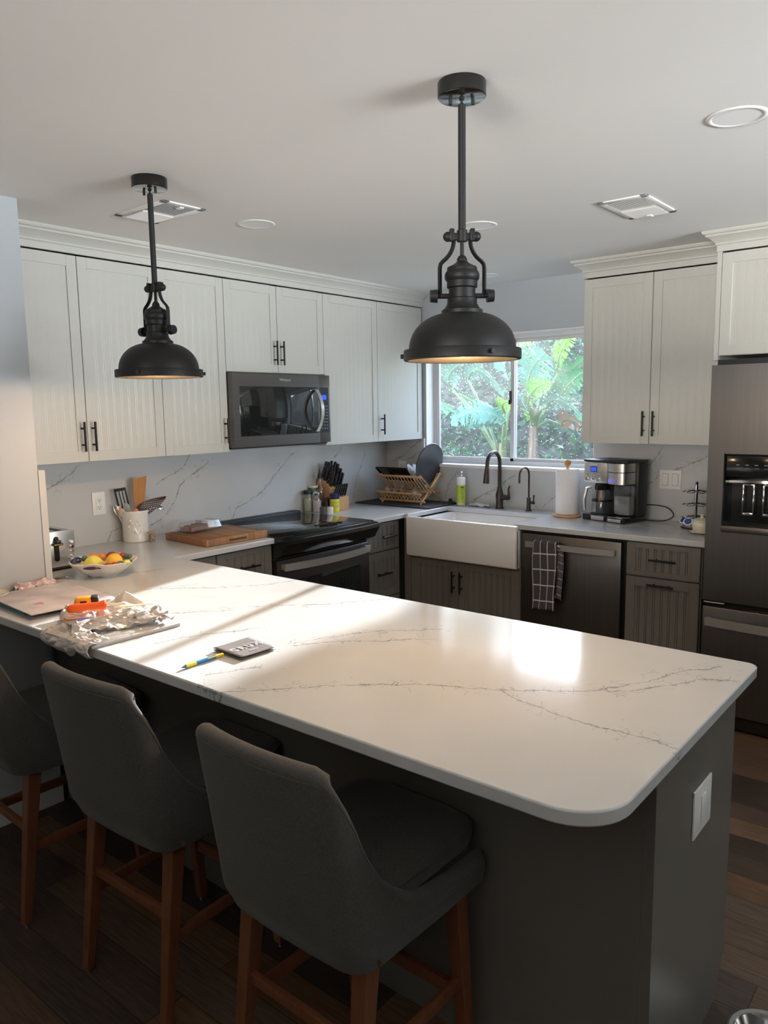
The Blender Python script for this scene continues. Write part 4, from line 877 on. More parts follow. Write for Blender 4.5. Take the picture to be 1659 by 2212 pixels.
# ---- drying mat, folding rack and what dries on it
t = thing('drying_mat', 'dark grey fabric drying mat under the dish rack', 'mat', (.33, -.21, Z))
put('mat', MB().prism(rrect(.012, .672, -.395, -.032, .03), ZC + .0005, ZC + .007), MT.setdefault('matf', varied('charcoal_microfibre', (.06, .06, .065), (.09, .09, .095), 90, .95, bmp=.3, spec=.1)), t, True, bevel=.002)
put('border', MB().tube([(x, y, ZC + .005) for x, y in rrect(.014, .670, -.393, -.034, .03)], .0042, 8, closed=True), mat('black_binding', (.02, .02, .022), .8), t, True)
zm = ZC + .0075
t = thing('dish_rack', 'folding bamboo dish rack with crossed legs standing on the drying mat', 'dish rack', (.36, -.16, zm))
xa, xb = .175, .535; yf, yr_, yc = -.300, -.045, -.170; zt, zc_ = 1.115, 1.005
for x in (xa + .01, xb - .01):
    for (p, q) in (((x, yf + .015, zm), (x, yr_, zt + .012)), ((x + .012, yr_ + .005, zm), (x + .012, yf, zt + .012))):
        p, q = V(p), V(q); d = (q - p); put('leg', MB().tube([p, q], .0095, 4, flat=.7), 'bamboo', t, True, smooth=0)
for (y, z) in ((yf, zt), (yr_, zt), (yc - .022, zc_ - .005), (yc + .022, zc_ - .005), (yf - .012, .998), (yf + .035, .940), (yr_ - .03, .998)):
    put('rail', MB().tube([(xa - .022, y, z), (xb + .016, y, z)], .0085, 4), 'bamboo', t, True, smooth=0)
n = 13
for i in range(n):
    x = xa + .012 + i * (xb - xa - .02) / (n - 1)
    for (p, q) in (((x, yf, zt), (x, yc - .018, zc_)), ((x, yr_, zt), (x, yc + .018, zc_)), ((x, yf - .012, .998), (x, yf + .035, .942)), ((x, yf + .035, .942), (x, yc, .990))):
        put('slat', MB().tube([p, q], .0034, 6), 'bamboo', t, True)
def panel_item(name, label, cat, mb, m_, loc, rot, **k):
    o = put(name, mb, m_, loc=(0, 0, 0), **k); o.location = loc; o.rotation_euler = [R(a) for a in rot]; return tag(o, label, cat)
mb = MB().box(-.135, .135, -.004, .004, -.075, .075, .002)
for a in ((-.135, -.129, -.075, .075), (.129, .135, -.075, .075), (-.135, .135, .069, .075), (-.135, .135, -.075, -.069)): mb.box(a[0], a[1], -.010, .004, a[2], a[3], .002)
panel_item('baking_tray', 'black rectangular baking tray leaning in the top of the dish rack', 'tray', mb, 'gloss', (.265, -.225, 1.125), (52, 0, 0))
for i, (x, y, lb) in enumerate(((.385, -.175, 'white plate standing in the rack just behind the black baking tray'), (.415, -.150, 'white plate nearest the window in the rack, between tray and round tray'))):
    panel_item('dinner_plate', lb, 'plate', MB().lathe([(.0005, 0), (.05, 0), (.062, .004), (.098, .014), (.100, .016), (.062, .008), (.0005, .004)], n=40), 'porc', (x, y, 1.100), (0, 58, 25))
mb = MB().lathe([(.0005, .006), (.122, .006), (.132, .012), (.146, .014), (.149, .010), (.146, .005), (.132, .002), (.122, -.002), (.0005, -.002)], n=56)
panel_item('round_tray', 'large round black tray propped upright in the rack against the window', 'tray', mb, varied('dark_grey_nonstick', (.028, .028, .030), (.042, .042, .044), 14, .38, spec=.5), (.500, -.150, 1.198), (0, 83, 10)).rotation_euler = V((.97, -.03, -.2)).to_track_quat('Z', 'Y').to_euler()
panel_item('drinking_glass', 'clear tumbler lying on the lower tier of the dish rack', 'glass', MB().lathe([(.0005, 0), (.026, 0), (.028, .003), (.034, .085), (.0325, .085), (.026, .006), (.0005, .005)], n=28), 'thin2', (.455, -.265, 1.000), (0, 78, -35))
for i, x in enumerate((.22, .285, .345)):
    panel_item('glass_bowl', ('small clear glass bowl at the left end of the rack lower tier', 'clear glass bowl in the middle of the rack lower tier', 'clear glass bowl on the lower tier just left of the tumbler')[i], 'bowl', MB().lathe([(.0005, 0), (.02, 0), (.036, .022), (.040, .032), (.038, .032), (.018, .004), (.0005, .004)], n=24), 'thin2', (x, -.235, .985), (40, 0, 0))
t = thing('sink_stopper', 'black rubber sink stopper on the corner of the drying mat', 'sink stopper', (.628, -.068, zm))
put('disc', MB().lathe([(.0005, 0), (.034, 0), (.036, .003), (.030, .008), (.014, .012), (.012, .022), (.015, .028), (.0005, .029)], n=32), 'rubber', t)

# ---- soap, cloth, faucets
t = thing('soap_bottle', 'dish soap bottle with a white cap and lime green label behind the sink', 'bottle', (.738, -.100, Z))
put('bottle', MB().lathe([(.0005, 0), (.026, 0), (.030, .004), (.0305, .16), (.029, .170), (.0005, .172)], n=32), mat('milky_bottle', (.62, .64, .38), .25), t)
put('label', MB().lathe([(.0309, .022), (.0309, .140)], n=32), varied('lime_label', (.42, .55, .04), (.50, .62, .07), 9, .4, detail=0), t)
put('shoulder', MB().lathe([(.0308, .143), (.0312, .150), (.0306, .188), (.026, .194), (.010, .195), (.010, .200), (.0005, .2)], n=32), 'white', t)
put('cap', MB().lathe([(.0005, .199), (.011, .199), (.012, .208), (.007, .212), (.007, .216), (.012, .220), (.013, .228), (.008, .234), (.0005, .235)], n=24), 'chrome', t)
mb = MB()
for i in range(7): mb.box(-.013 + random.uniform(0, .006), .012, .0312, .0318, .05 + i * .012, .053 + i * .012 + (.006 if i == 6 else 0), T=M.Rotation(R(-130), 4, 'Z'))
put('printing', mb, mat('label_print', (.10, .16, .03), .5), t)
mb = MB(); mb.grid(lambda u, v: V(((u - .5) * .18, (v - .5) * .075, .004 + .014 * noise.noise(V((u * 4, v * 3, 2))) + .012 * sin(pi * u) * sin(pi * v))), 24, 12)
o = put('dish_cloth', mb, varied('white_patterned_cloth', (.30, .30, .30), (.75, .75, .75), 70, .9, detail=1), solid=.002); o.location = (.885, -.075, Z + .004); o.rotation_euler = (0, 0, R(-4)); tag(o, 'folded white and grey patterned dish cloth between soap and faucet', 'cloth')
t = thing('kitchen_faucet', 'tall bronze gooseneck kitchen faucet with a pull-down head', 'faucet', (1.04, -.095, Z))
put('base', MB().lathe([(.0005, 0), (.028, 0), (.028, .005), (.024, .010), (.0235, .06), (.026, .075), (.026, .095), (.020, .115), (.015, .135), (.0135, .15)], n=28), 'bronze', t)
arc = [(0, 0, .14), (0, 0, .20), (0, 0, .28)] + [(0, -.078 + .078 * cos(a), .305 + .072 * sin(a)) for a in [R(i * 12) for i in range(0, 15)]] + [(0, -.158, .285)]
put('spout', MB().tube(arc, .0125, 14), 'bronze', t)
put('spray_head', MB().tube([(0, -.158, .292), (0, -.161, .270), (0, -.165, .235), (0, -.168, .200), (0, -.170, .180)], [.0125, .014, .018, .020, .021], 16), 'bronze', t)
h_ = put('valve_body', MB().tube([(0, 0, .072), (.045, -.004, .078), (.075, -.006, .076)], [.020, .018, .016], 16), 'bronze', t)
put('lever', MB().tube([(.070, -.006, .080), (.074, -.008, .105), (.070, -.008, .13), (.080, -.008, .155)], [.010, .008, .0065, .006], 10), 'bronze', h_)
t = thing('filter_faucet', 'small slim bronze drinking-water faucet right of the main one', 'faucet', (1.262, -.105, Z))
put('base', MB().lathe([(.0005, 0), (.022, 0), (.022, .004), (.014, .008), (.013, .055), (.0135, .085), (.007, .09)], n=24), 'bronze', t)
arc = [(0, 0, .08), (0, 0, .17), (0, 0, .22)] + [(0, -.062 + .062 * cos(a), .235 + .050 * sin(a)) for a in [R(i * 12) for i in range(0, 16)]] + [(0, -.125, .19)]
put('spout', MB().tube(arc, .0062, 12), 'bronze', t)
put('lever', MB().tube([(0, 0, .055), (.040, -.002, .055)], .010, 12).tube([(.034, -.002, .060), (.036, -.002, .085), (.038, -.002, .105)], [.004, .005, .0065], 10), 'bronze', t)

# ---- paper towel
px_, py_ = 1.572, -.195
t = thing('paper_towel_holder', 'wooden paper towel stand with a ball finial beside the coffee maker', 'paper towel holder', (px_, py_, Z))
put('base', MB().lathe([(.0005, 0), (.082, 0), (.086, .005), (.084, .012), (.072, .017), (.0005, .017)], n=44), 'bamboo', t)
put('post', MB().cyl((0, 0, .015), (0, 0, .31), .008), 'bamboo', t)
put('finial', MB().lathe([(.0005, .300), (.010, .302), (.012, .308), (.018, .314), (.021, .324), (.019, .336), (.012, .345), (.0005, .348)], n=24), 'spatwood', t)
def wobp(r, z, a): return (r + (.0015 * sin(3 * a + z * 9)), z)
tag(put('paper_towel_roll', MB().lathe([(.020, .019), (.068, .019), (.0695, .022), (.0700, .12), (.0688, .20), (.0695, .288), (.068, .291), (.020, .291), (.020, .019)], n=44, wob=wobp), 'paper'), 'full white roll of paper towel on the wooden stand', 'paper towel').location = (px_, py_, Z)

# ---- coffee maker
t = thing('coffee_maker', 'steel and black dual coffee maker with a glass carafe and blue display', 'coffee maker', (1.868, -.185, Z), R(-15))
# local: x right, -y front
put('base', MB().box(-.150, .020, -.105, .095, 0, .035, .006).box(.020, .150, -.105, .095, 0, .030, .006), 'gloss', t)
put('base_badge', MB().box(-.085, .005, -.1065, -.104, .006, .030, .001), 'steel', t)
put('drip_tray', MB().box(.035, .135, -.108, -.03, .030, .034, .001).box(.035, .125, -.1075, -.105, .006, .024, .001), 'chrome', t)
put('column', MB().box(-.150, .150, .015, .098, .03, .352, .006), 'dplastic', t)
hd = put('brew_head', MB().box(-.150, .012, -.095, .05, .222, .342, .004), 'steel', t)
put('top_lid', MB().box(-.152, .154, -.098, .100, .343, .357, .005), 'dplastic', t)
put('display', MB().box(-.098, -.060, -.0975, -.0955, .290, .312), 'blue_led', hd)
put('display_bezel', MB().box(-.102, -.056, -.0965, -.0945, .286, .316), 'gloss', hd)
for (x, z) in ((-.122, .268), (-.045, .268)): put('button', MB().box(x - .007, x + .007, -.0985, -.095, z - .006, z + .006, .001), 'chrome', hd)
for x in (-.097, -.077): put('indicator', MB().cyl((x, -.0965, .266), (x, -.095, .266), .003, n=10), 'white', hd)
put('button', MB().box(-.096, -.076, -.0985, -.095, .238, .254, .001), 'chrome', hd)
for x in (-.126, -.046): put('dial', MB().cyl((x, -.104, .243), (x, -.095, .243), .0105, n=20).box(x - .002, x + .002, -.107, -.103, .235, .252), 'chrome', hd)
put('brand_plate', MB().box(-.110, -.055, -.0965, -.0945, .322, .334), mat('pale_badge', (.6, .58, .6), .4), hd)
sv = put('pod_head', MB().prism([(x, y) for x, y in [(.014, .05), (.014, -.080)] + [(.075 - .061 * cos(a), -.080 - .028 * sin(a)) for a in [R(i * 15) for i in range(13)]] + [(.136, .05)]], .222, .340), 'steel', t)
put('seam', MB().prism([(x, y) for x, y in [(.0135, .0), (.0135, -.080)] + [(.075 - .0615 * cos(a), -.080 - .0285 * sin(a)) for a in [R(i * 15) for i in range(13)]] + [(.1365, .0)]], .288, .292), 'gloss', sv)
for i in range(3): put('lit_button', MB().lathe([(.0085, 0), (.0085, .002), (.0065, .002), (.0065, 0)], n=16, T=M.Translation((.040 + i * .026, -.106 + abs(i - 1) * .003 - .001, .243)) @ M.Rotation(R(90), 4, 'X')), MT.setdefault('blue_ring', mat('lit_blue_ring', (.1, .1, .5), .3, emit=(.1, .1, 1), es=1.2)), sv)
ca = put('carafe', MB().lathe([(.0005, .037), (.052, .037), (.060, .045), (.062, .070), (.056, .120), (.042, .165), (.040, .185)], (-.062, -.035, 0), 36), 'thin2', t)
put('carafe_lid', MB().lathe([(.043, .178), (.045, .205), (.036, .218), (.0005, .219)], (-.062, -.035, 0), 32).lathe([(.057, .110), (.059, .110), (.0585, .122), (.0565, .122)], (-.062, -.035, 0), 32), 'gloss', ca)
put('carafe_handle', MB().tube([(-.108, -.075, .195), (-.128, -.095, .185), (-.137, -.105, .12), (-.135, -.102, .055)], [.009, .010, .010, .007], 8), 'steel', ca)
put('hot_plate', MB().cyl((-.062, -.035, .034), (-.062, -.035, .038), .066, n=32), 'black', t)
put('water_tank', MB().box(.028, .138, -.050, .012, .040, .212, .008), 'thin', t)
put('water_level', MB().box(.032, .134, -.046, .010, .044, .15, .006), mat('tank_grey', (.22, .23, .23), .2), t)
cpts = [(1.955, -.06, Z + .01), (2.03, -.12, Z + .006), (2.13, -.10, Z + .006), (2.17, -.06, Z + .035), (2.13, -.045, Z + .075), (2.05, -.035, Z + .085), (1.97, -.030, Z + .082), (1.955, -.032, Z + .10)]
def smooth_path(p, k=6):
    p = [V(a) for a in p]; out = []
    for i in range(len(p) - 1):
        a, b_, c, d = p[max(i - 1, 0)], p[i], p[i + 1], p[min(i + 2, len(p) - 1)]
        for j in range(k):
            s = j / k; out.append(.5 * ((2 * b_) + (c - a) * s + (2 * a - 5 * b_ + 4 * c - d) * s * s + (3 * b_ - a - 3 * c + d) * s ** 3))
    return out + [p[-1]]
cord = put('power_cord', MB().tube(smooth_path(cpts), .0032, 8), 'rubber', loc=(2.08, -.08, Z)); tag(cord, 'black power cord looping from the coffee maker to the outlet', 'cord')

# ---- pod carousel, pods and pot
t = thing('pod_carousel', 'chrome wire carousel for coffee pods beside the fridge', 'pod carousel', (2.345, -.235, Z))
put('base_ring', MB().lathe([(.066, .004), (.070, .000), (.074, .004), (.070, .008), (.066, .004)], n=36), 'dplastic', t)
put('post', MB().lathe([(.0005, .003), (.009, .003), (.009, .235), (.007, .237), (.010, .243), (.010, .252), (.0005, .256)], n=20).tube([(-.07, 0, .004), (.07, 0, .004)], .003, 6).tube([(0, -.07, .004), (0, .07, .004)], .003, 6), 'chrome', t)
for z in (.065, .135, .205):
    mb = MB()
    for k in range(6):
        a = R(k * 60 + 15); cx2, cy2 = .048 * cos(a), .048 * sin(a)
        mb.tube([(cx2 + .022 * cos(b_) , cy2 + .022 * sin(b_), z - .16 * (math.hypot(cx2 + .022 * cos(b_), cy2 + .022 * sin(b_)) - .03)) for b_ in [R(i * 24) for i in range(15)]], .0022, 5, closed=True)
    put('wire_tier', mb, MT.setdefault('dwire', mat('dark_chrome_wire', (.25, .25, .26), .2, 1)), t)
for i, (x, y, lb) in enumerate(((2.292, -.262, 'coffee pod with a blue foil lid at the left of the carousel bottom tier'), (2.330, -.310, 'coffee pod with a blue foil lid in front of the carousel post'))):
    o = thing('coffee_pod', lb, 'coffee pod', (x, y, Z + .045)); o.rotation_euler = (R(50), 0, R(-25 + 25 * i))
    put('cup', MB().lathe([(.0005, -.036), (.017, -.036), (.022, -.002), (.0245, 0), (.0005, .0002)], n=24), 'white', o)
    put('foil_lid', MB().lathe([(.0005, .0012), (.019, .0012), (.019, .0005)], n=24), mat('blue_foil' + 'ab'[i], (.05, .09, .35), .3, .4), o)
t = thing('sugar_pot', 'small cream lidded ceramic pot half hidden by the fridge', 'pot', (2.425, -.385, Z))
put('pot', MB().lathe([(.0005, 0), (.030, 0), (.033, .004), (.045, .018), (.050, .040), (.047, .060), (.043, .064), (.0005, .064)], n=32), MT.setdefault('cream', mat('cream_glaze', (.70, .66, .52), .25, coat=.4)), t)
put('lid', MB().lathe([(.046, .064), (.044, .070), (.030, .078), (.010, .082), (.007, .088), (.011, .094), (.008, .100), (.0005, .101)], n=32), 'cream', t)
put('saucer', MB().lathe([(.0005, 0), (.040, .001), (.060, .008), (.058, .010), (.035, .005), (.0005, .004)], n=32), 'cream', t)
# ================================================================== THINGS ON THE PENINSULA
t = thing('leaflet', 'dark grey folded leaflet with white lettering lying beside the pen', 'leaflet', (2.0, -3.116, Z), R(0))
P4 = [(1.934 - 2, -3.178 + 3.116), (2.062 - 2, -3.184 + 3.116), (2.068 - 2, -3.060 + 3.116), (1.934 - 2, -3.047 + 3.116)]
mgrey = mat('grey_leaflet_paper', (.12, .115, .12), .55)
def leaf(z, lift):
    def f(u, v):
        a = V(P4[0]) * (1 - u) * (1 - v) + V(P4[1]) * u * (1 - v) + V(P4[2]) * u * v + V(P4[3]) * (1 - u) * v
        return V((a.x, a.y, z + lift * (abs(v - .5) * 2) ** 2 + .0004 * sin(u * 5)))
    return MB().grid(f, 10, 10)
put('cover', leaf(.009, .001), mgrey, t, solid=.001); put('back_page', leaf(.003, .001), mgrey, t, solid=.001)
MT['ltr'] = mat('white_lettering', (.75, .75, .76), .5)
# slightly curved cover: lettering follows it closely
LT = lambda z: M.Translation((2.002, -3.118, z)) @ M.Rotation(R(90 - 1), 4, 'Z') @ M.Diagonal((.84, 1.0, 1, 1))
text('lettering', 'C R U X', .034, LT(Z + .0111), 'ltr', t, extrude=.0004, bold=.0017)
text('lettering', 'C R U X', .034, LT(Z + .0115), mgrey, t, extrude=.0003, bold=-.0004)
mb = MB()
for i in range(9): mb.box(2.036, 2.0385, -3.132 + i * .0033, -3.1297 + i * .0033, Z + .0106, Z + .0112)
put('small_print', mb, 'ltr', t, True)
t = thing('pen', 'blue and yellow ballpoint pen lying by the front edge of the peninsula', 'pen', (1.990, -3.255, Z + .0055), R(0))
def seg(r0, r1, a, b_): return MB().cyl((0, a, 0), (0, b_, 0), r0, r1, n=16)
MT['pblue'] = mat('pen_blue', (.02, .22, .55), .3)
put('tip', seg(.0008, .0045, -.072, -.058), 'pblue', t); put('grip', seg(.0055, .0058, -.058, -.026), mat('pen_grip', (.80, .72, .05), .5), t)
put('barrel', seg(.005, .005, -.026, .040), 'pblue', t); put('top', seg(.0052, .004, .040, .066), 'yellow', t); put('clip', MB().box(.003, .0065, .012, .062, .002, .0045, .001), 'yellow', t)

t = thing('sample_book', 'closed album with a pale marbled pink cover and teal pages near the wall', 'book', (1.01, -3.17, Z), R(-3))
put('cover', MB().box(-.185, .185, -.150, .150, .0185, .0215, .001, T=M.Rotation(R(1.0), 4, 'Y')), varied('pink_grey_marbled_cover', (.36, .33, .36), (.70, .65, .69), 9, .35, detail=8), t)
put('pages', MB().box(-.180, .115, -.144, .146, .003, .0175, 0), 'teal', t); put('back_cover', MB().box(-.185, .185, -.150, .150, 0, .003, .001), mat('grey_board', (.30, .29, .29), .5), t)
put('pink_blot', MB().lathe([(.0005, 0), (.016, 0), (.0165, -.0004)], (.06, -.07, .0212), 20, wob=lambda r, z, a: (r * (1 + .25 * sin(3 * a)), z)), mat('pink_blot', (.55, .25, .38), .5), t)
t = thing('plastic_packet', 'crumpled pink and clear packet against the wall behind the album', 'packet', (.765, -3.10, Z))
def crump(w, l, h, seed, nu=26, nv=22, base=.004):
    return MB().grid(lambda u, v: V(((u - .5) * w + .012 * noise.noise(V((u * 6, v * 6, seed))), (v - .5) * l + .012 * noise.noise(V((u * 6, v * 6, seed + 9))), max(.0006, base + h * abs(noise.noise(V((u * 3.2, v * 3.2, seed + 3)))) * 1.4 + .35 * h * noise.noise(V((u * 11, v * 11, seed + 5))) + h * .25 * sin(pi * u) * sin(pi * v)))), nu, nv)
put('film', crump(.10, .16, .035, 3.3), varied('pink_clear_film', (.42, .25, .27), (.70, .62, .62), 45, .25, detail=2), t, smooth=20, solid=.0006)
t = thing('cream_dish', 'edge of a cream dish at the far left against the wall', 'dish', (.80, -3.30, Z)); put('dish', MB().lathe([(.0005, 0), (.04, 0), (.060, .012), (.072, .026), (.070, .028), (.056, .016), (.0005, .006)], n=36), 'cream', t)

t = thing('floor_tile', 'grey rectangular tile under the crumpled packaging', 'tile', (1.515, -3.225, Z), R(-1))
put('tile', MB().box(-.125, .125, -.150, .150, 0, .010, .001), varied('grey_porcelain_tile', (.42, .41, .40), (.50, .49, .48), 10, .3), t)
MT['foil'] = varied('silvery_beige_wrapper', (.42, .38, .35), (.58, .55, .52), 9, .5, .0, detail=5, spec=.4)
def quadmap(c, h, seed, amp=.02, nu=40, nv=34, edge=None):
    def f(u, v):
        a = V(c[0]) * (1 - u) * (1 - v) + V(c[1]) * u * (1 - v) + V(c[2]) * u * v + V(c[3]) * (1 - u) * v
        n1 = noise.noise(V((u * 3, v * 3, seed))); n2 = noise.noise(V((u * 8, v * 8, seed + 4))); n3 = noise.noise(V((u * 4, v * 4, seed + 8)))
        z = a.z + h * (abs(n1) * 1.1 + .55 * abs(n2)); x = a.x + amp * n3; y = a.y + amp * noise.noise(V((u * 4, v * 4, seed + 12)))
        if y < -3.374: z = a.z + h * .5 * abs(n1) - min(.07, (-3.374 - y) * 1.6) ; y = min(y, -3.374 - .004 - .012 * abs(n2))
        elif edge is None: z = max(z, ZC + .0115)
        return V((x, y, z))
    return MB().grid(f, nu, nv)
t = thing('crumpled_wrapper', 'crumpled silvery wrapper spread over the tile, hanging over the counter edge', 'wrapper', (1.35, -3.2, Z + .003))
put('sheet', quadmap([(1.245, -3.27, .925), (1.52, -3.365, .925), (1.60, -3.12, .930), (1.22, -3.03, .932)], .032, 1.7), 'foil', t, True, smooth=14, solid=.0008)
def fold(seed, c, h): return quadmap(c, h, seed, .03, 20, 16)
def hang(u, v):
    x = 1.375 + .27 * u + .012 * noise.noise(V((u * 5, v * 5, 4))); w_ = .5 + .5 * sin(pi * min(1, u * 1.25))
    if v < .45: q = v / .45; return V((x, -3.325 - .058 * q, .936 + .012 * abs(noise.noise(V((u * 9, v * 9, 1)))) - .008 * q))
    q = (v - .45) / .55
    return V((x + .01 * q * sin(u * 14), -3.386 - .010 * abs(noise.noise(V((u * 8, v * 6, 7)))) - .012 * sin(pi * q), .928 - q * (.018 + .028 * w_ + .015 * noise.noise(V((u * 6, 0, 3))))))
put('overhang', MB().grid(hang, 34, 22), 'foil', t, True, smooth=14, solid=.0008)
put('folded_peak', MB().grid(lambda u, v: V((1.22 + .16 * u - .02 * v, -3.12 + .06 * u + .07 * v + .006 * sin(u * 9), .922 + .055 * (1 - abs(2 * u - 1.1)) * max(0, 1 - abs(v - .6) * 1.9) + .004 * noise.noise(V((u * 7, v * 7, 2))))), 18, 14), 'foil', t, True, smooth=12, solid=.0008)
put('folded_corner', fold(9.4, [(1.50, -3.16, .930), (1.62, -3.15, .928), (1.62, -3.07, .934), (1.49, -3.06, .936)], .030), 'foil', t, True, smooth=12, solid=.0008)
t = thing('clear_packaging', 'torn clear plastic packaging lying on the right part of the wrapper', 'packaging', (1.50, -3.22, Z + .02))
put('film', quadmap([(1.38, -3.35, .948), (1.60, -3.33, .940), (1.64, -3.12, .944), (1.40, -3.13, .956)], .022, 6.2, .012, 30, 26), thinclear('crinkled_film', .12), t, True, smooth=12)
put('blue_print', MB().box(1.475, 1.495, -3.335, -3.30, .966, .967), mat('blue_print', (.02, .06, .25), .4), t, True)
t = thing('tape_measure', 'yellow and black tape measure lying on the wrapper', 'tape measure', (1.335, -3.215, .960), R(58))
put('case', MB().box(-.036, .036, -.020, .020, 0, .034, .007, seg=3), mat('tape_yellow', (.72, .36, .02), .4), t); put('grip', MB().box(.010, .037, -.021, .021, -.001, .035, .006).box(-.038, -.028, -.012, .012, .004, .022, .003).box(-.020, 0, -.0205, -.0195, .008, .024), 'black', t); put('hook', MB().box(.037, .041, -.008, .008, .001, .010, .001), 'chrome', t)
t = thing('putty_knife', 'tool with a bright orange plastic handle lying across the wrapper', 'hand tool', (1.385, -3.245, .972), R(61))
put('handle', MB().tube([(-.060, 0, 0), (-.054, 0, 0), (-.04, 0, .001), (0, 0, .002), (.035, 0, .001), (.045, 0, .001), (.056, 0, .003), (.060, 0, .003)], [.006, .012, .0145, .0125, .013, .0155, .0165, .013], 16), 'orange', t)
put('shaft', MB().tube([(.058, 0, .002), (.115, 0, .0)], .0035, 8), 'steel', t)
t = thing('paint_brush', 'small paint brush with an orange-brown handle on the near side of the wrapper', 'brush', (1.455, -3.315, .962), R(57))
put('handle', MB().tube([(-.05, 0, 0), (-.03, 0, 0), (0, 0, 0), (.03, 0, 0)], [.005, .008, .006, .005], 10, flat=.5), mat('brush_handle', (.55, .16, .04), .35), t); put('hole', MB().cyl((-.036, 0, .0038), (-.036, 0, .0046), .003, n=10), 'black', t); put('ferrule', MB().box(.03, .05, -.008, .008, -.003, .003, .001), 'steel', t)
t = thing('wooden_stick', 'flat wooden stir stick resting on the wrapper', 'stick', (1.47, -3.13, .966), R(62)); put('stick', MB().box(-.06, .06, -.009, .009, 0, .002, .0005), mat('pale_stick', (.66, .48, .24), .6), t)

# ================================================================== STOOLS
def make_stool(label):
    """local origin on the floor under the seat centre; +y faces the counter; rear of the seat at y=-.22"""
    t = thing('bar_stool', label, 'stool', (0, 0, 0), 0, 'bar stools at the peninsula')
    pts = []
    W, rc = .212, .055
    # plan path at seat level: right front -> right rear corner -> left rear corner -> left front
    path = [(W - .006, .255), (W - .002, .15), (W, .06), (W, -.05), (W, -.22 + rc)] + [(W - rc + rc * cos(a), -.22 + rc - rc * sin(a)) for a in [R(18 * i) for i in range(1, 6)]]
    path += [(W * (1 - 2 * i / 8) * (W - rc) / W, -.22 - .006 * (1 - (1 - 2 * i / 8) ** 2)) for i in range(1, 8)]
    path += [(-x, y) for x, y in path[:10][::-1]]
    # arc-length parametrised resample
    L = [0]
    for a, b_ in zip(path[:-1], path[1:]): L.append(L[-1] + math.dist(a, b_))
    def at(s):
        s *= L[-1]
        for i in range(len(L) - 1):
            if s <= L[i + 1] + 1e-9: k = (s - L[i]) / (L[i + 1] - L[i]); return (path[i][0] + (path[i + 1][0] - path[i][0]) * k, path[i][1] + (path[i + 1][1] - path[i][1]) * k)
        return path[-1]
    prof = [(-.24, .944), (-.215, .940), (-.200, .926), (-.184, .900), (-.161, .842), (-.137, .75), (-.096, .664), (-.057, .620), (-.02, .588), (.04, .565), (.12, .553), (.26, .546)]
    def top(y):
        for (a, za), (b_, zb_) in zip(prof[:-1], prof[1:]):
            if y <= b_: return za + (zb_ - za) * max(0, (y - a)) / (b_ - a)
        return prof[-1][1]
    def f(u, v):
        x, y = at(u); zt_ = top(y) + (.006 * (1 - (x / W) ** 2) if y < -.2 else 0); zb_ = .490 - .016 * (y + .22) / .48
        z = zb_ + (zt_ - zb_) * v
        k = max(0, z - .50)
        ins = -.075 * max(0, .0) 
        yy = y - .155 * k * (1 if y < -.05 else max(0, 1 - (y + .05) / .25)) + .018 * max(0, 1 - (z - zb_) / .06) * (1 if y < -.15 else 0)
        xx = x * (1 - .05 * k * (1 if y < .05 else 0) ) * (1 - .03 * max(0, 1 - (z - zb_) / .05))
        if y < -.2: yy -= .020 * (1 - (x / .16) ** 2) * min(1, k * 3) * -1 * -.6
        return V((xx, yy, z))
    def shell(u, v):
        th = .042; e_ = min(u, 1 - u) / .014; kk = 1.0 if e_ >= 1 else max(.05, math.sqrt(1 - (1 - e_) ** 2))
        du = f(min(1, u + .004), .5) - f(max(0, u - .004), .5); n_ = V((-du.y, du.x, 0)).normalized()
        if n_.dot(V((0, .05, 0)) - V((f(u, .5).x, f(u, .5).y, 0))) < 0: n_ = -n_
        r_ = th / 2; q = v * 3
        if q < 1.3: s_ = q / 1.3; p = f(u, s_); p = V((p.x, p.y, p.z - r_ * s_)); o_ = r_ * (1 - kk); return p + n_ * o_
        if q > 1.7: s_ = (3 - q) / 1.3; p = f(u, s_); p = V((p.x, p.y, p.z - r_ * s_)); return p + n_ * (r_ + r_ * kk)
        a_ = (q - 1.3) / .4 * pi; p = f(u, 1) - V((0, 0, r_)); return p + n_ * (r_ - r_ * kk * cos(a_)) + V((0, 0, r_ * sin(a_)))
    sh = put('shell', MB().grid(shell, 110, 60), 'fabric', t, smooth=180)
    seam = MB()
    seam.tube([shell(u / 80, .43) for u in range(6, 75)], .0014, 6)
    seam.tube([shell(u / 80, .57) for u in range(6, 75)], .0014, 6)
    put('top_seam', seam, 'fabric', sh)
    put('seat_base', MB().box(-.168, .168, -.168, .240, .484, .560, .012), 'fabric', t)
    def cush(u, v):   # closed rounded pad
        a = 2 * pi * u; ph = -pi / 2 + pi * v; e = .22
        def se(w, m_): return math.copysign(abs(w) ** m_, w)
        cx2, sx2 = se(cos(a), .32), se(sin(a), .32); c2, s2 = se(cos(ph), .28), se(sin(ph), .5)
        return V((.188 * cx2 * c2, .055 + .208 * sx2 * c2, .594 + .036 * s2 + (.012 * (1 - (cx2 * c2) ** 2) * (1 - (sx2 * c2) ** 2) if s2 > 0 else 0)))
    cu = put('seat_cushion', MB().grid(cush, 72, 20, wrap=True), 'fabric', t, smooth=180)
    put('piping', MB().tube([V((.1885 * math.copysign(abs(cos(a)) ** .32, cos(a)), .055 + .2085 * math.copysign(abs(sin(a)) ** .32, sin(a)), .610)) for a in [2 * pi * i / 72 for i in range(72)]], .0022, 6, closed=True), 'fabric', cu)
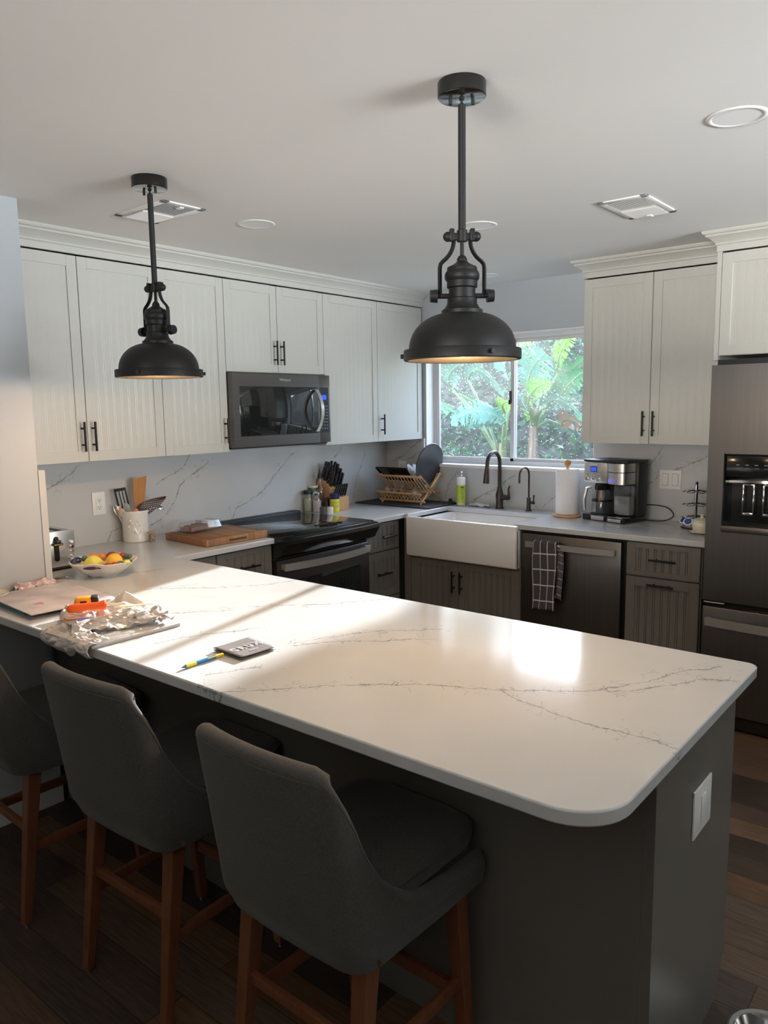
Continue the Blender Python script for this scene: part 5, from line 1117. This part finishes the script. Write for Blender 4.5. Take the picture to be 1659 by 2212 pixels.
    for sx_ in (-1, 1):
        for (yt, yb_, fw) in ((.165, .205, 1), (-.145, -.205, 0)):
            mb = MB(); a = V((sx_ * .172, yt, .486)); b_ = V((sx_ * .182, yb_, .006)); rings = []
            for (p, h_) in ((a, .021), (b_, .0135)): rings.append([mb.b.verts.new(p + V((i * h_, j * h_, 0))) for i, j in ((-1, -1), (1, -1), (1, 1), (-1, 1))])
            for k in range(4): mb.b.faces.new((rings[0][k], rings[0][(k + 1) % 4], rings[1][(k + 1) % 4], rings[1][k]))
            mb.b.faces.new(rings[0]); mb.b.faces.new(rings[1][::-1])
            lg = put('leg', mb, 'leg', t, bevel=.003, smooth=0)
            put('foot_glide', MB().cyl(b_ + V((0, 0, -.006)), b_ + V((0, 0, .001)), .0125, n=16), 'chrome', lg)
    def lx(z): k = (.482 - z) / .476; return .172 + .010 * k
    def ly(z, fr_): k = (.482 - z) / .476; return .165 + .04 * k if fr_ else -.145 - .06 * k
    for s in (-1, 1): put('side_stretcher', MB().box(s * lx(.24) - .008, s * lx(.24) + .008, ly(.24, 0), ly(.24, 1), .226, .256, .002), 'leg', t)
    put('foot_rail', MB().box(-lx(.20), lx(.20), ly(.20, 1) - .009, ly(.20, 1) + .009, .183, .218, .002), 'leg', t)
    put('rear_rail', MB().box(-lx(.30), lx(.30), ly(.30, 0) - .008, ly(.30, 0) + .008, .285, .312, .002), 'leg', t)
    return t
st = make_stool('grey upholstered bar stool nearest the camera, rightmost of the three')
st.location = (2.537, -3.283, 0); st.rotation_euler = (0, 0, R(-1))
dup(st, (1.868, -3.275, 0), R(1.5), 'grey upholstered bar stool in the middle of the row, sun on its right shoulder')
dup(st, (1.18, -3.29, 0), R(-2), 'grey upholstered bar stool farthest left, mostly cut off by the picture edge')
t = thing('pet_bowl', 'grey rimmed pet bowl on the floor at the lower right', 'pet bowl', (3.285, -2.615, 0))
put('bowl', MB().lathe([(.0005, .004), (.085, .0), (.105, .0), (.103, .03), (.092, .056), (.086, .060), (.078, .057), (.062, .018), (.0005, .014)], n=48), mat('grey_glazed_bowl', (.20, .22, .21), .2, coat=.5), t)
put('steel_insert', MB().lathe([(.0775, .0575), (.074, .058), (.060, .022), (.0005, .019)], n=48), 'chrome', t)

# ================================================================== OUTSIDE THE WINDOW
def gz(x, y):
    y = max(y, 0); s = .05 if y < 1.3 else .05 + (y - 1.3) * .60
    k = 1 if y < 5.5 else max(0, 1 - (y - 5.5) / 1.5)
    s = min(s, 3.84)
    return s + k * .14 * noise.noise(V((x * .8, y * .8, 0))) + k * .05 * noise.noise(V((x * 3, y * 3, 5)))
MT['soil'] = varied('leaf_littered_slope', (.10, .085, .06), (.22, .20, .16), 7, .95, bmp=.6, bd=.05, detail=8, spec=.1)
tag(put('hillside', MB().grid(lambda u, v: V((-9 + 16 * u, .15 + 9.5 * v, gz(-9 + 16 * u, .15 + 9.5 * v))), 120, 80), 'soil', smooth=180), 'rising garden slope covered in leaf litter outside the window', 'slope')
def leafmat(name, c, tr=.5):
    m = bpy.data.materials.new(name); m.use_nodes = True; N, L = m.node_tree.nodes, m.node_tree.links; N.clear()
    o = N.new('ShaderNodeOutputMaterial'); d = N.new('ShaderNodeBsdfDiffuse'); tl = N.new('ShaderNodeBsdfTranslucent'); g = N.new('ShaderNodeBsdfGlossy'); g.inputs['Roughness'].default_value = .35
    c0 = N.new('ShaderNodeTexCoord'); n = N.new('ShaderNodeTexNoise'); n.inputs['Scale'].default_value = 2.5; n.inputs['Detail'].default_value = 5; L.new(c0.outputs['Object'], n.inputs[0])
    r = N.new('ShaderNodeValToRGB'); r.color_ramp.elements[0].position = .35; r.color_ramp.elements[0].color = (*[v * .65 for v in c], 1); r.color_ramp.elements[1].position = .7; r.color_ramp.elements[1].color = (*[min(1, v * 1.3) for v in c], 1); L.new(n.outputs[0], r.inputs[0])
    L.new(r.outputs[0], d.inputs[0]); L.new(r.outputs[0], tl.inputs[0]); m1 = N.new('ShaderNodeMixShader'); m1.inputs[0].default_value = tr; L.new(d.outputs[0], m1.inputs[1]); L.new(tl.outputs[0], m1.inputs[2])
    m2 = N.new('ShaderNodeMixShader'); m2.inputs[0].default_value = .10; L.new(m1.outputs[0], m2.inputs[1]); L.new(g.outputs[0], m2.inputs[2]); L.new(m2.outputs[0], o.inputs[0]); return m
LM = dict(g=leafmat('banana_leaf_green', (.08, .27, .10), .3), b=leafmat('banana_leaf_blue_green', (.10, .30, .20), .2), y=leafmat('banana_leaf_yellow_green', (.24, .50, .04), .4), d=leafmat('dry_banana_leaf', (.36, .22, .13), .2), u=leafmat('undergrowth_green', (.10, .21, .08), .2), u2=leafmat('undergrowth_pale', (.24, .31, .19), .25), st=leafmat('banana_stem', (.28, .38, .14), .1), tr=leafmat('banana_trunk', (.28, .18, .12), 0))  # y is the lighter yellow-green leaf
def banana_leaf(p0, p1, p2, w, m_, parent, tears=1, roll=0.0):
    """blade along a quadratic midrib p0-p1-p2 (world), half width w"""
    p0, p1, p2 = map(V, (p0, p1, p2)); mb = MB(); nu = 44; rg = random.Random(hash(tuple(p2)) & 255)
    def mid(t): return p0 * (1 - t) ** 2 + p1 * 2 * t * (1 - t) + p2 * t * t
    cut = set(rg.sample(range(5, nu - 3), 11)) if tears else set()
    for side in (-1, 1):
        prev = None
        for i in range(nu + 1):
            t = i / nu; c = mid(t); d = (mid(min(1, t + .02)) - mid(max(0, t - .02))).normalized(); sd = d.cross(V((0, 0, 1))).normalized(); up = sd.cross(d)
            sd2 = sd * cos(roll) + up * sin(roll); up2 = up * cos(roll) - sd * sin(roll)
            wd = w * (sin(pi * min(1, t * .93 + .05)) ** .55) * (1 + .05 * sin(i * 2.1 + side) - .22 * (rg.random() ** 3))
            row = [mb.b.verts.new(c + (sd2 * side * wd * k + up2 * (.16 * wd * sin(k * 2.2) - .30 * wd * k * k + .018 * w * 4 * (-1) ** i * k * .25) + d * wd * .25 * k)) for k in (0, .25, .5, .75, 1)]
            if prev and i not in cut:
                for a in range(4): mb.b.faces.new((prev[a], prev[a + 1], row[a + 1], row[a]))
            elif prev:
                mb.b.faces.new((prev[0], prev[1], row[1], row[0]))
            prev = row
    lf = put('leaf', mb, LM[m_], parent, True, smooth=60)
    put('midrib', MB().tube([mid(i / 14) + V((0, 0, -.004)) for i in range(15)], [.011 - .008 * i / 14 for i in range(15)], 6), LM['st'], lf, True)
    return lf

LEAVES = [
('A','b',0.14,(-0.87, 2.15, 1.79),(-0.8, 1.9, 1.9),(-0.61, 1.9, 2.0)),
('A','b',0.13,(-0.92, 2.55, 1.88),(-0.68, 2.3, 2.13),(-0.33, 2.3, 1.7)),
('A','g',0.10,(-0.96, 2.45, 1.73),(-0.69, 2.2, 1.69),(-0.42, 2.2, 1.52)),
('A','b',0.15,(-0.17, 2.05, 1.44),(-0.38, 1.8, 1.66),(-0.63, 1.8, 1.43)),
('A','b',0.06,(-0.23, 2.15, 1.42),(-0.33, 1.9, 1.43),(-0.48, 1.9, 1.4)),
('A','y',0.09,(-0.35, 2.35, 1.53),(-0.28, 2.1, 1.64),(-0.14, 2.1, 1.64)),
('A','b',0.10,(-0.56, 2.85, 1.77),(-0.44, 2.6, 1.9),(-0.6, 2.6, 2.06)),
('A','g',0.10,(-0.7, 2.95, 1.58),(-1.0, 2.7, 1.35),(-1.39, 2.7, 1.64)),
('B','y',0.13,(-0.02, 2.65, 1.93),(-0.06, 2.4, 2.11),(-0.18, 2.4, 2.28)),
('B','y',0.10,(0.14, 2.55, 1.92),(0.22, 2.3, 2.08),(0.42, 2.3, 2.27)),
('B','b',0.24,(-0.15, 2.45, 1.74),(-0.03, 2.2, 1.95),(0.17, 2.2, 2.08)),
('B','g',0.14,(-0.02, 2.75, 1.71),(0.22, 2.5, 1.89),(0.43, 2.5, 2.03)),
('B','g',0.12,(0.16, 2.55, 1.66),(0.32, 2.3, 1.78),(0.52, 2.3, 1.9)),
('B','y',0.10,(0.02, 2.15, 1.61),(0.2, 1.9, 1.8),(0.38, 1.9, 1.79)),
('B','b',0.13,(0.14, 2.25, 1.56),(0.38, 2.0, 1.78),(0.67, 2.0, 1.45)),
('B','b',0.10,(-0.08, 2.85, 1.64),(0.14, 2.6, 1.79),(0.39, 2.6, 1.66)),
('B','b',0.07,(0.04, 2.05, 1.69),(0.12, 1.8, 1.65),(0.21, 1.8, 1.56)),
('B','y',0.07,(-0.15, 2.45, 1.52),(-0.08, 2.2, 1.52),(0.02, 2.2, 1.48)),
('B','d',0.12,(0.13, 2.65, 1.39),(0.3, 2.4, 1.54),(0.51, 2.4, 1.36)),
('B','b',0.06,(-0.33, 2.95, 1.4),(-0.04, 2.7, 1.5),(0.26, 2.7, 1.28)),
('B','b',0.16,(-0.28, 3.15, 1.86),(-0.28, 2.9, 1.86),(-0.53, 2.9, 1.97)),
]
for key, label, (x, y), h in (('A', 'banana plant with arching blue-green leaves seen through the left window pane', (-.40, 2.35), .50), ('B', 'taller banana plant with broad bright leaves seen through the right window pane', (-.10, 2.45), .80)):
    z = gz(x, y); t = thing('banana_plant', label, 'banana plant', (x, y, z), 0, 'banana plants outside the window')
    put('trunk', MB().tube([(x, y, z - .05), (x + .02, y, z + h * .5), (x + .03, y, z + h)], [.055, .05, .04], 12), LM['tr'], t, True)
    crown_ = V((x + .03, y, z + h))
    for k, m_, w, a, c, e in LEAVES:
        if k != key: continue
        a = V(a); mid_ = (crown_ + a) / 2 + V((0, 0, -.04))
        put('leaf_stalk', MB().tube([crown_ - V((0, 0, .2)), mid_, a], [.024, .018, .011], 8), LM['st'], t, True)
        banana_leaf(a, c, e, w, m_, t, roll=random.uniform(.7, 1.15))
ug = bmesh.new(); rg = random.Random(3)
def scatter(n, x0, x1, y0, y1, smin, smax, hmax):
    b = bmesh.new()
    for i in range(n):
        x, y = rg.uniform(x0, x1), rg.uniform(y0, y1); z = gz(x, y) + rg.uniform(0, hmax) * max(0, noise.noise(V((x * 1.3, y * 1.3, 8))) + .55)
        s = rg.uniform(smin, smax); mt = M.Translation((x, y, z)) @ M.Rotation(rg.uniform(0, 6.3), 4, 'Z') @ M.Rotation(rg.uniform(-.3, 1.3), 4, 'X')
        vs = [b.verts.new(mt @ V(p)) for p in ((0, 0, 0), (s * .35, s * .4, s * .08), (0, s, -s * .1), (-s * .35, s * .4, s * .08))]
        b.faces.new(vs)
    return b
for nm, n, m_, a, lb in (('ground_cover', 7000, 'u', (-4.5, 2.0, 1.5, 5.5, .05, .13, .32), 'dark green leafy ground cover on the slope outside'), ('fern_litter', 5000, 'u2', (-4.5, 2.0, 1.5, 5.5, .03, .09, .28), 'pale leaves and litter strewn over the slope outside')):
    mb = MB(); mb.b.free(); mb.b = scatter(n, *a); o = put(nm, mb, LM[m_], smooth=0); tag(o, lb, 'undergrowth'); o['kind'] = 'stuff'
tr_ = thing('tree', 'leafy tree left of the banana plants, its crown above the window view', 'tree', (-2.3, 3.0, gz(-2.3, 3.0)))
put('trunk', MB().tube([(-2.3, 3.0, gz(-2.3, 3.0) - .05), (-2.25, 3.0, 1.9), (-1.9, 3.0, 2.5), (-1.1, 3.0, 2.9)], [.09, .08, .06, .03], 10), LM['tr'], tr_, True)
b_ = bmesh.new()
for i in range(1500):
    c = V((-1.15 + rg.gauss(0, .30), 3.0 + rg.gauss(0, .25), 2.85 + rg.gauss(0, .22)))
    if c.z < 2.42 or c.x > -.55: continue
    s_l = rg.uniform(.06, .12); mt = M.Translation(c) @ M.Rotation(rg.uniform(0, 6.3), 4, 'Z') @ M.Rotation(rg.uniform(-1, 1), 4, 'X')
    b_.faces.new([b_.verts.new(mt @ V(p)) for p in ((0, 0, 0), (s_l * .35, s_l * .4, s_l * .08), (0, s_l, -s_l * .1), (-s_l * .35, s_l * .4, s_l * .08))])
mb = MB(); mb.b.free(); mb.b = b_; put('foliage', mb, LM['u'], tr_, True, smooth=0)
tr_ = thing('tree', 'added unseen leafy tree right of the window view, trimming the sunbeam', 'tree', (1.35, 3.0, gz(1.35, 3.0)))  # unseen tree added to cut off the right edge of the sun patch
put('trunk', MB().tube([(1.35, 3.0, gz(1.35, 3.0) - .05), (1.30, 3.0, 1.7), (1.22, 3.0, 2.4), (1.1, 3.0, 3.1)], [.12, .10, .08, .04], 10), LM['tr'], tr_, True)
b_ = bmesh.new()
for i in range(5200):
    z_ = rg.uniform(2.15, 3.5); c = V((.865 - .42 * (z_ - 2.56) + rg.uniform(0, .95) ** 1.0, 3.0 + rg.uniform(-.3, .3), z_))
    s_l = rg.uniform(.07, .15); mt = M.Translation(c) @ M.Rotation(rg.uniform(0, 6.3), 4, 'Z') @ M.Rotation(rg.uniform(-1.2, 1.2), 4, 'X')
    b_.faces.new([b_.verts.new(mt @ V(p)) for p in ((0, 0, 0), (s_l * .35, s_l * .4, s_l * .08), (0, s_l, -s_l * .1), (-s_l * .35, s_l * .4, s_l * .08))])
mb = MB(); mb.b.free(); mb.b = b_; put('foliage', mb, LM['u'], tr_, True, smooth=0)

# ================================================================== LIGHT AND CAMERA
w = bpy.data.worlds.new('sky'); sc.world = w; w.use_nodes = True; N, L = w.node_tree.nodes, w.node_tree.links
bg = N['Background']; sky = N.new('ShaderNodeTexSky'); sky.sky_type = 'NISHITA'; sky.sun_disc = False; sky.sun_elevation = R(30); sky.sun_rotation = R(0); sky.air_density = 1.2; sky.dust_density = 1.0
sky.sun_elevation = R(38); sky.sun_rotation = R(-7)
# bright band added low in the sky, for the counter's window reflection
g_ = N.new('ShaderNodeTexCoord'); s_ = N.new('ShaderNodeSeparateXYZ'); L.new(g_.outputs['Generated'], s_.inputs[0])
def wm(op, a, b=0.0):
    n = N.new('ShaderNodeMath'); n.operation = op
    for v_, i_ in ((a, n.inputs[0]), (b, n.inputs[1])):
        if isinstance(v_, (int, float)): i_.default_value = v_
        else: L.new(v_, i_)
    return n.outputs[0]
def mr(x, a, b, c=0, d=1):
    n = N.new('ShaderNodeMapRange'); n.interpolation_type = 'SMOOTHSTEP'; L.new(x, n.inputs[0]); n.inputs[1].default_value = a; n.inputs[2].default_value = b; n.inputs[3].default_value = c; n.inputs[4].default_value = d; return n.outputs[0]
side_ = mr(wm('ADD', wm('MULTIPLY', s_.outputs[0], -.42), wm('MULTIPLY', s_.outputs[1], .907)), .55, .93)
band_ = wm('MULTIPLY', mr(s_.outputs[2], .10, .24), mr(s_.outputs[2], .30, .38, 1, 0))
cn_ = N.new('ShaderNodeTexNoise'); cn_.inputs['Scale'].default_value = 3.5; cn_.inputs['Detail'].default_value = 5; L.new(g_.outputs['Generated'], cn_.inputs['Vector'])
cl_ = wm('MULTIPLY', wm('MULTIPLY', wm('MULTIPLY', side_, band_), mr(cn_.outputs[0], .30, .55, .55, 1)), SKY_BAND / SKY)
mxw = N.new('ShaderNodeMix'); mxw.data_type = 'RGBA'; mxw.blend_type = 'ADD'; mxw.inputs[0].default_value = 1; cc_ = N.new('ShaderNodeCombineColor')
for i_, k_ in enumerate((.97, .98, 1.0)): L.new(wm('MULTIPLY', cl_, k_), cc_.inputs[i_])
L.new(sky.outputs[0], mxw.inputs[6]); L.new(cc_.outputs[0], mxw.inputs[7]); L.new(mxw.outputs[2], bg.inputs[0]); bg.inputs[1].default_value = SKY
el = R(16.4); sd = V((-.235, 1, 0)).normalized() * cos(el) + V((0, 0, sin(el)))
su = bpy.data.lights.new('sun', 'SUN'); su.energy = SUN; su.angle = R(.9); su.color = (.985, .985, 1)
so = bpy.data.objects.new('sun', su); COL.objects.link(so); so.rotation_euler = sd.to_track_quat('Z', 'Y').to_euler(); so.location = (0, 9, 6)
def area(name, loc, d, sx, sy, e, c, spread=180):
    l = bpy.data.lights.new(name, 'AREA'); l.shape = 'RECTANGLE'; l.size = sx; l.size_y = sy; l.energy = e; l.color = c; l.spread = R(spread)
    o = bpy.data.objects.new(name, l); COL.objects.link(o); o.location = loc; o.rotation_euler = (-V(d)).to_track_quat('Z', 'Y').to_euler(); return o
area('fill_lamp_right', (6.45, -1.85, 1.7), (-1, -.05, .36), 2.6, .7, E_RIGHT, (.92, .965, 1), 62)  # added area lamp before the shut window, stands in for light from the right
area('fill_lamp_rear', (3.6, -7.95, 1.75), (-.12, 1, .26), 2.7, .6, E_REAR, (1, .95, .90), 46)  # added lamp behind the camera, aimed over the stools to brighten the far wall

cam = bpy.data.cameras.new('camera'); co = bpy.data.objects.new('camera', cam); COL.objects.link(co); sc.camera = co
yaw, pitch, roll, f = .6847, -.1355, -.0153, 1651.02
cam.sensor_fit = 'VERTICAL'; cam.sensor_height = 36; cam.lens = f / 2212 * 36; cam.clip_start = .05
Fv = V((-sin(yaw) * cos(pitch), cos(yaw) * cos(pitch), sin(pitch))); Rv = V((cos(yaw), sin(yaw), 0)); Uv = Rv.cross(Fv)
R2 = Rv * cos(roll) + Uv * sin(roll); U2 = -Rv * sin(roll) + Uv * cos(roll)
co.matrix_world = M.Translation((3.6328, -4.4866, 1.5902)) @ M((R2, U2, -Fv)).transposed().to_4x4()
sc.view_settings.view_transform = 'Standard'; sc.view_settings.look = 'None'; sc.view_settings.exposure = EXPO; sc.view_settings.gamma = 1; sc.view_settings.use_curve_mapping = False
sc.cycles.max_bounces = 10; sc.cycles.diffuse_bounces = 6; sc.cycles.transparent_max_bounces = 16
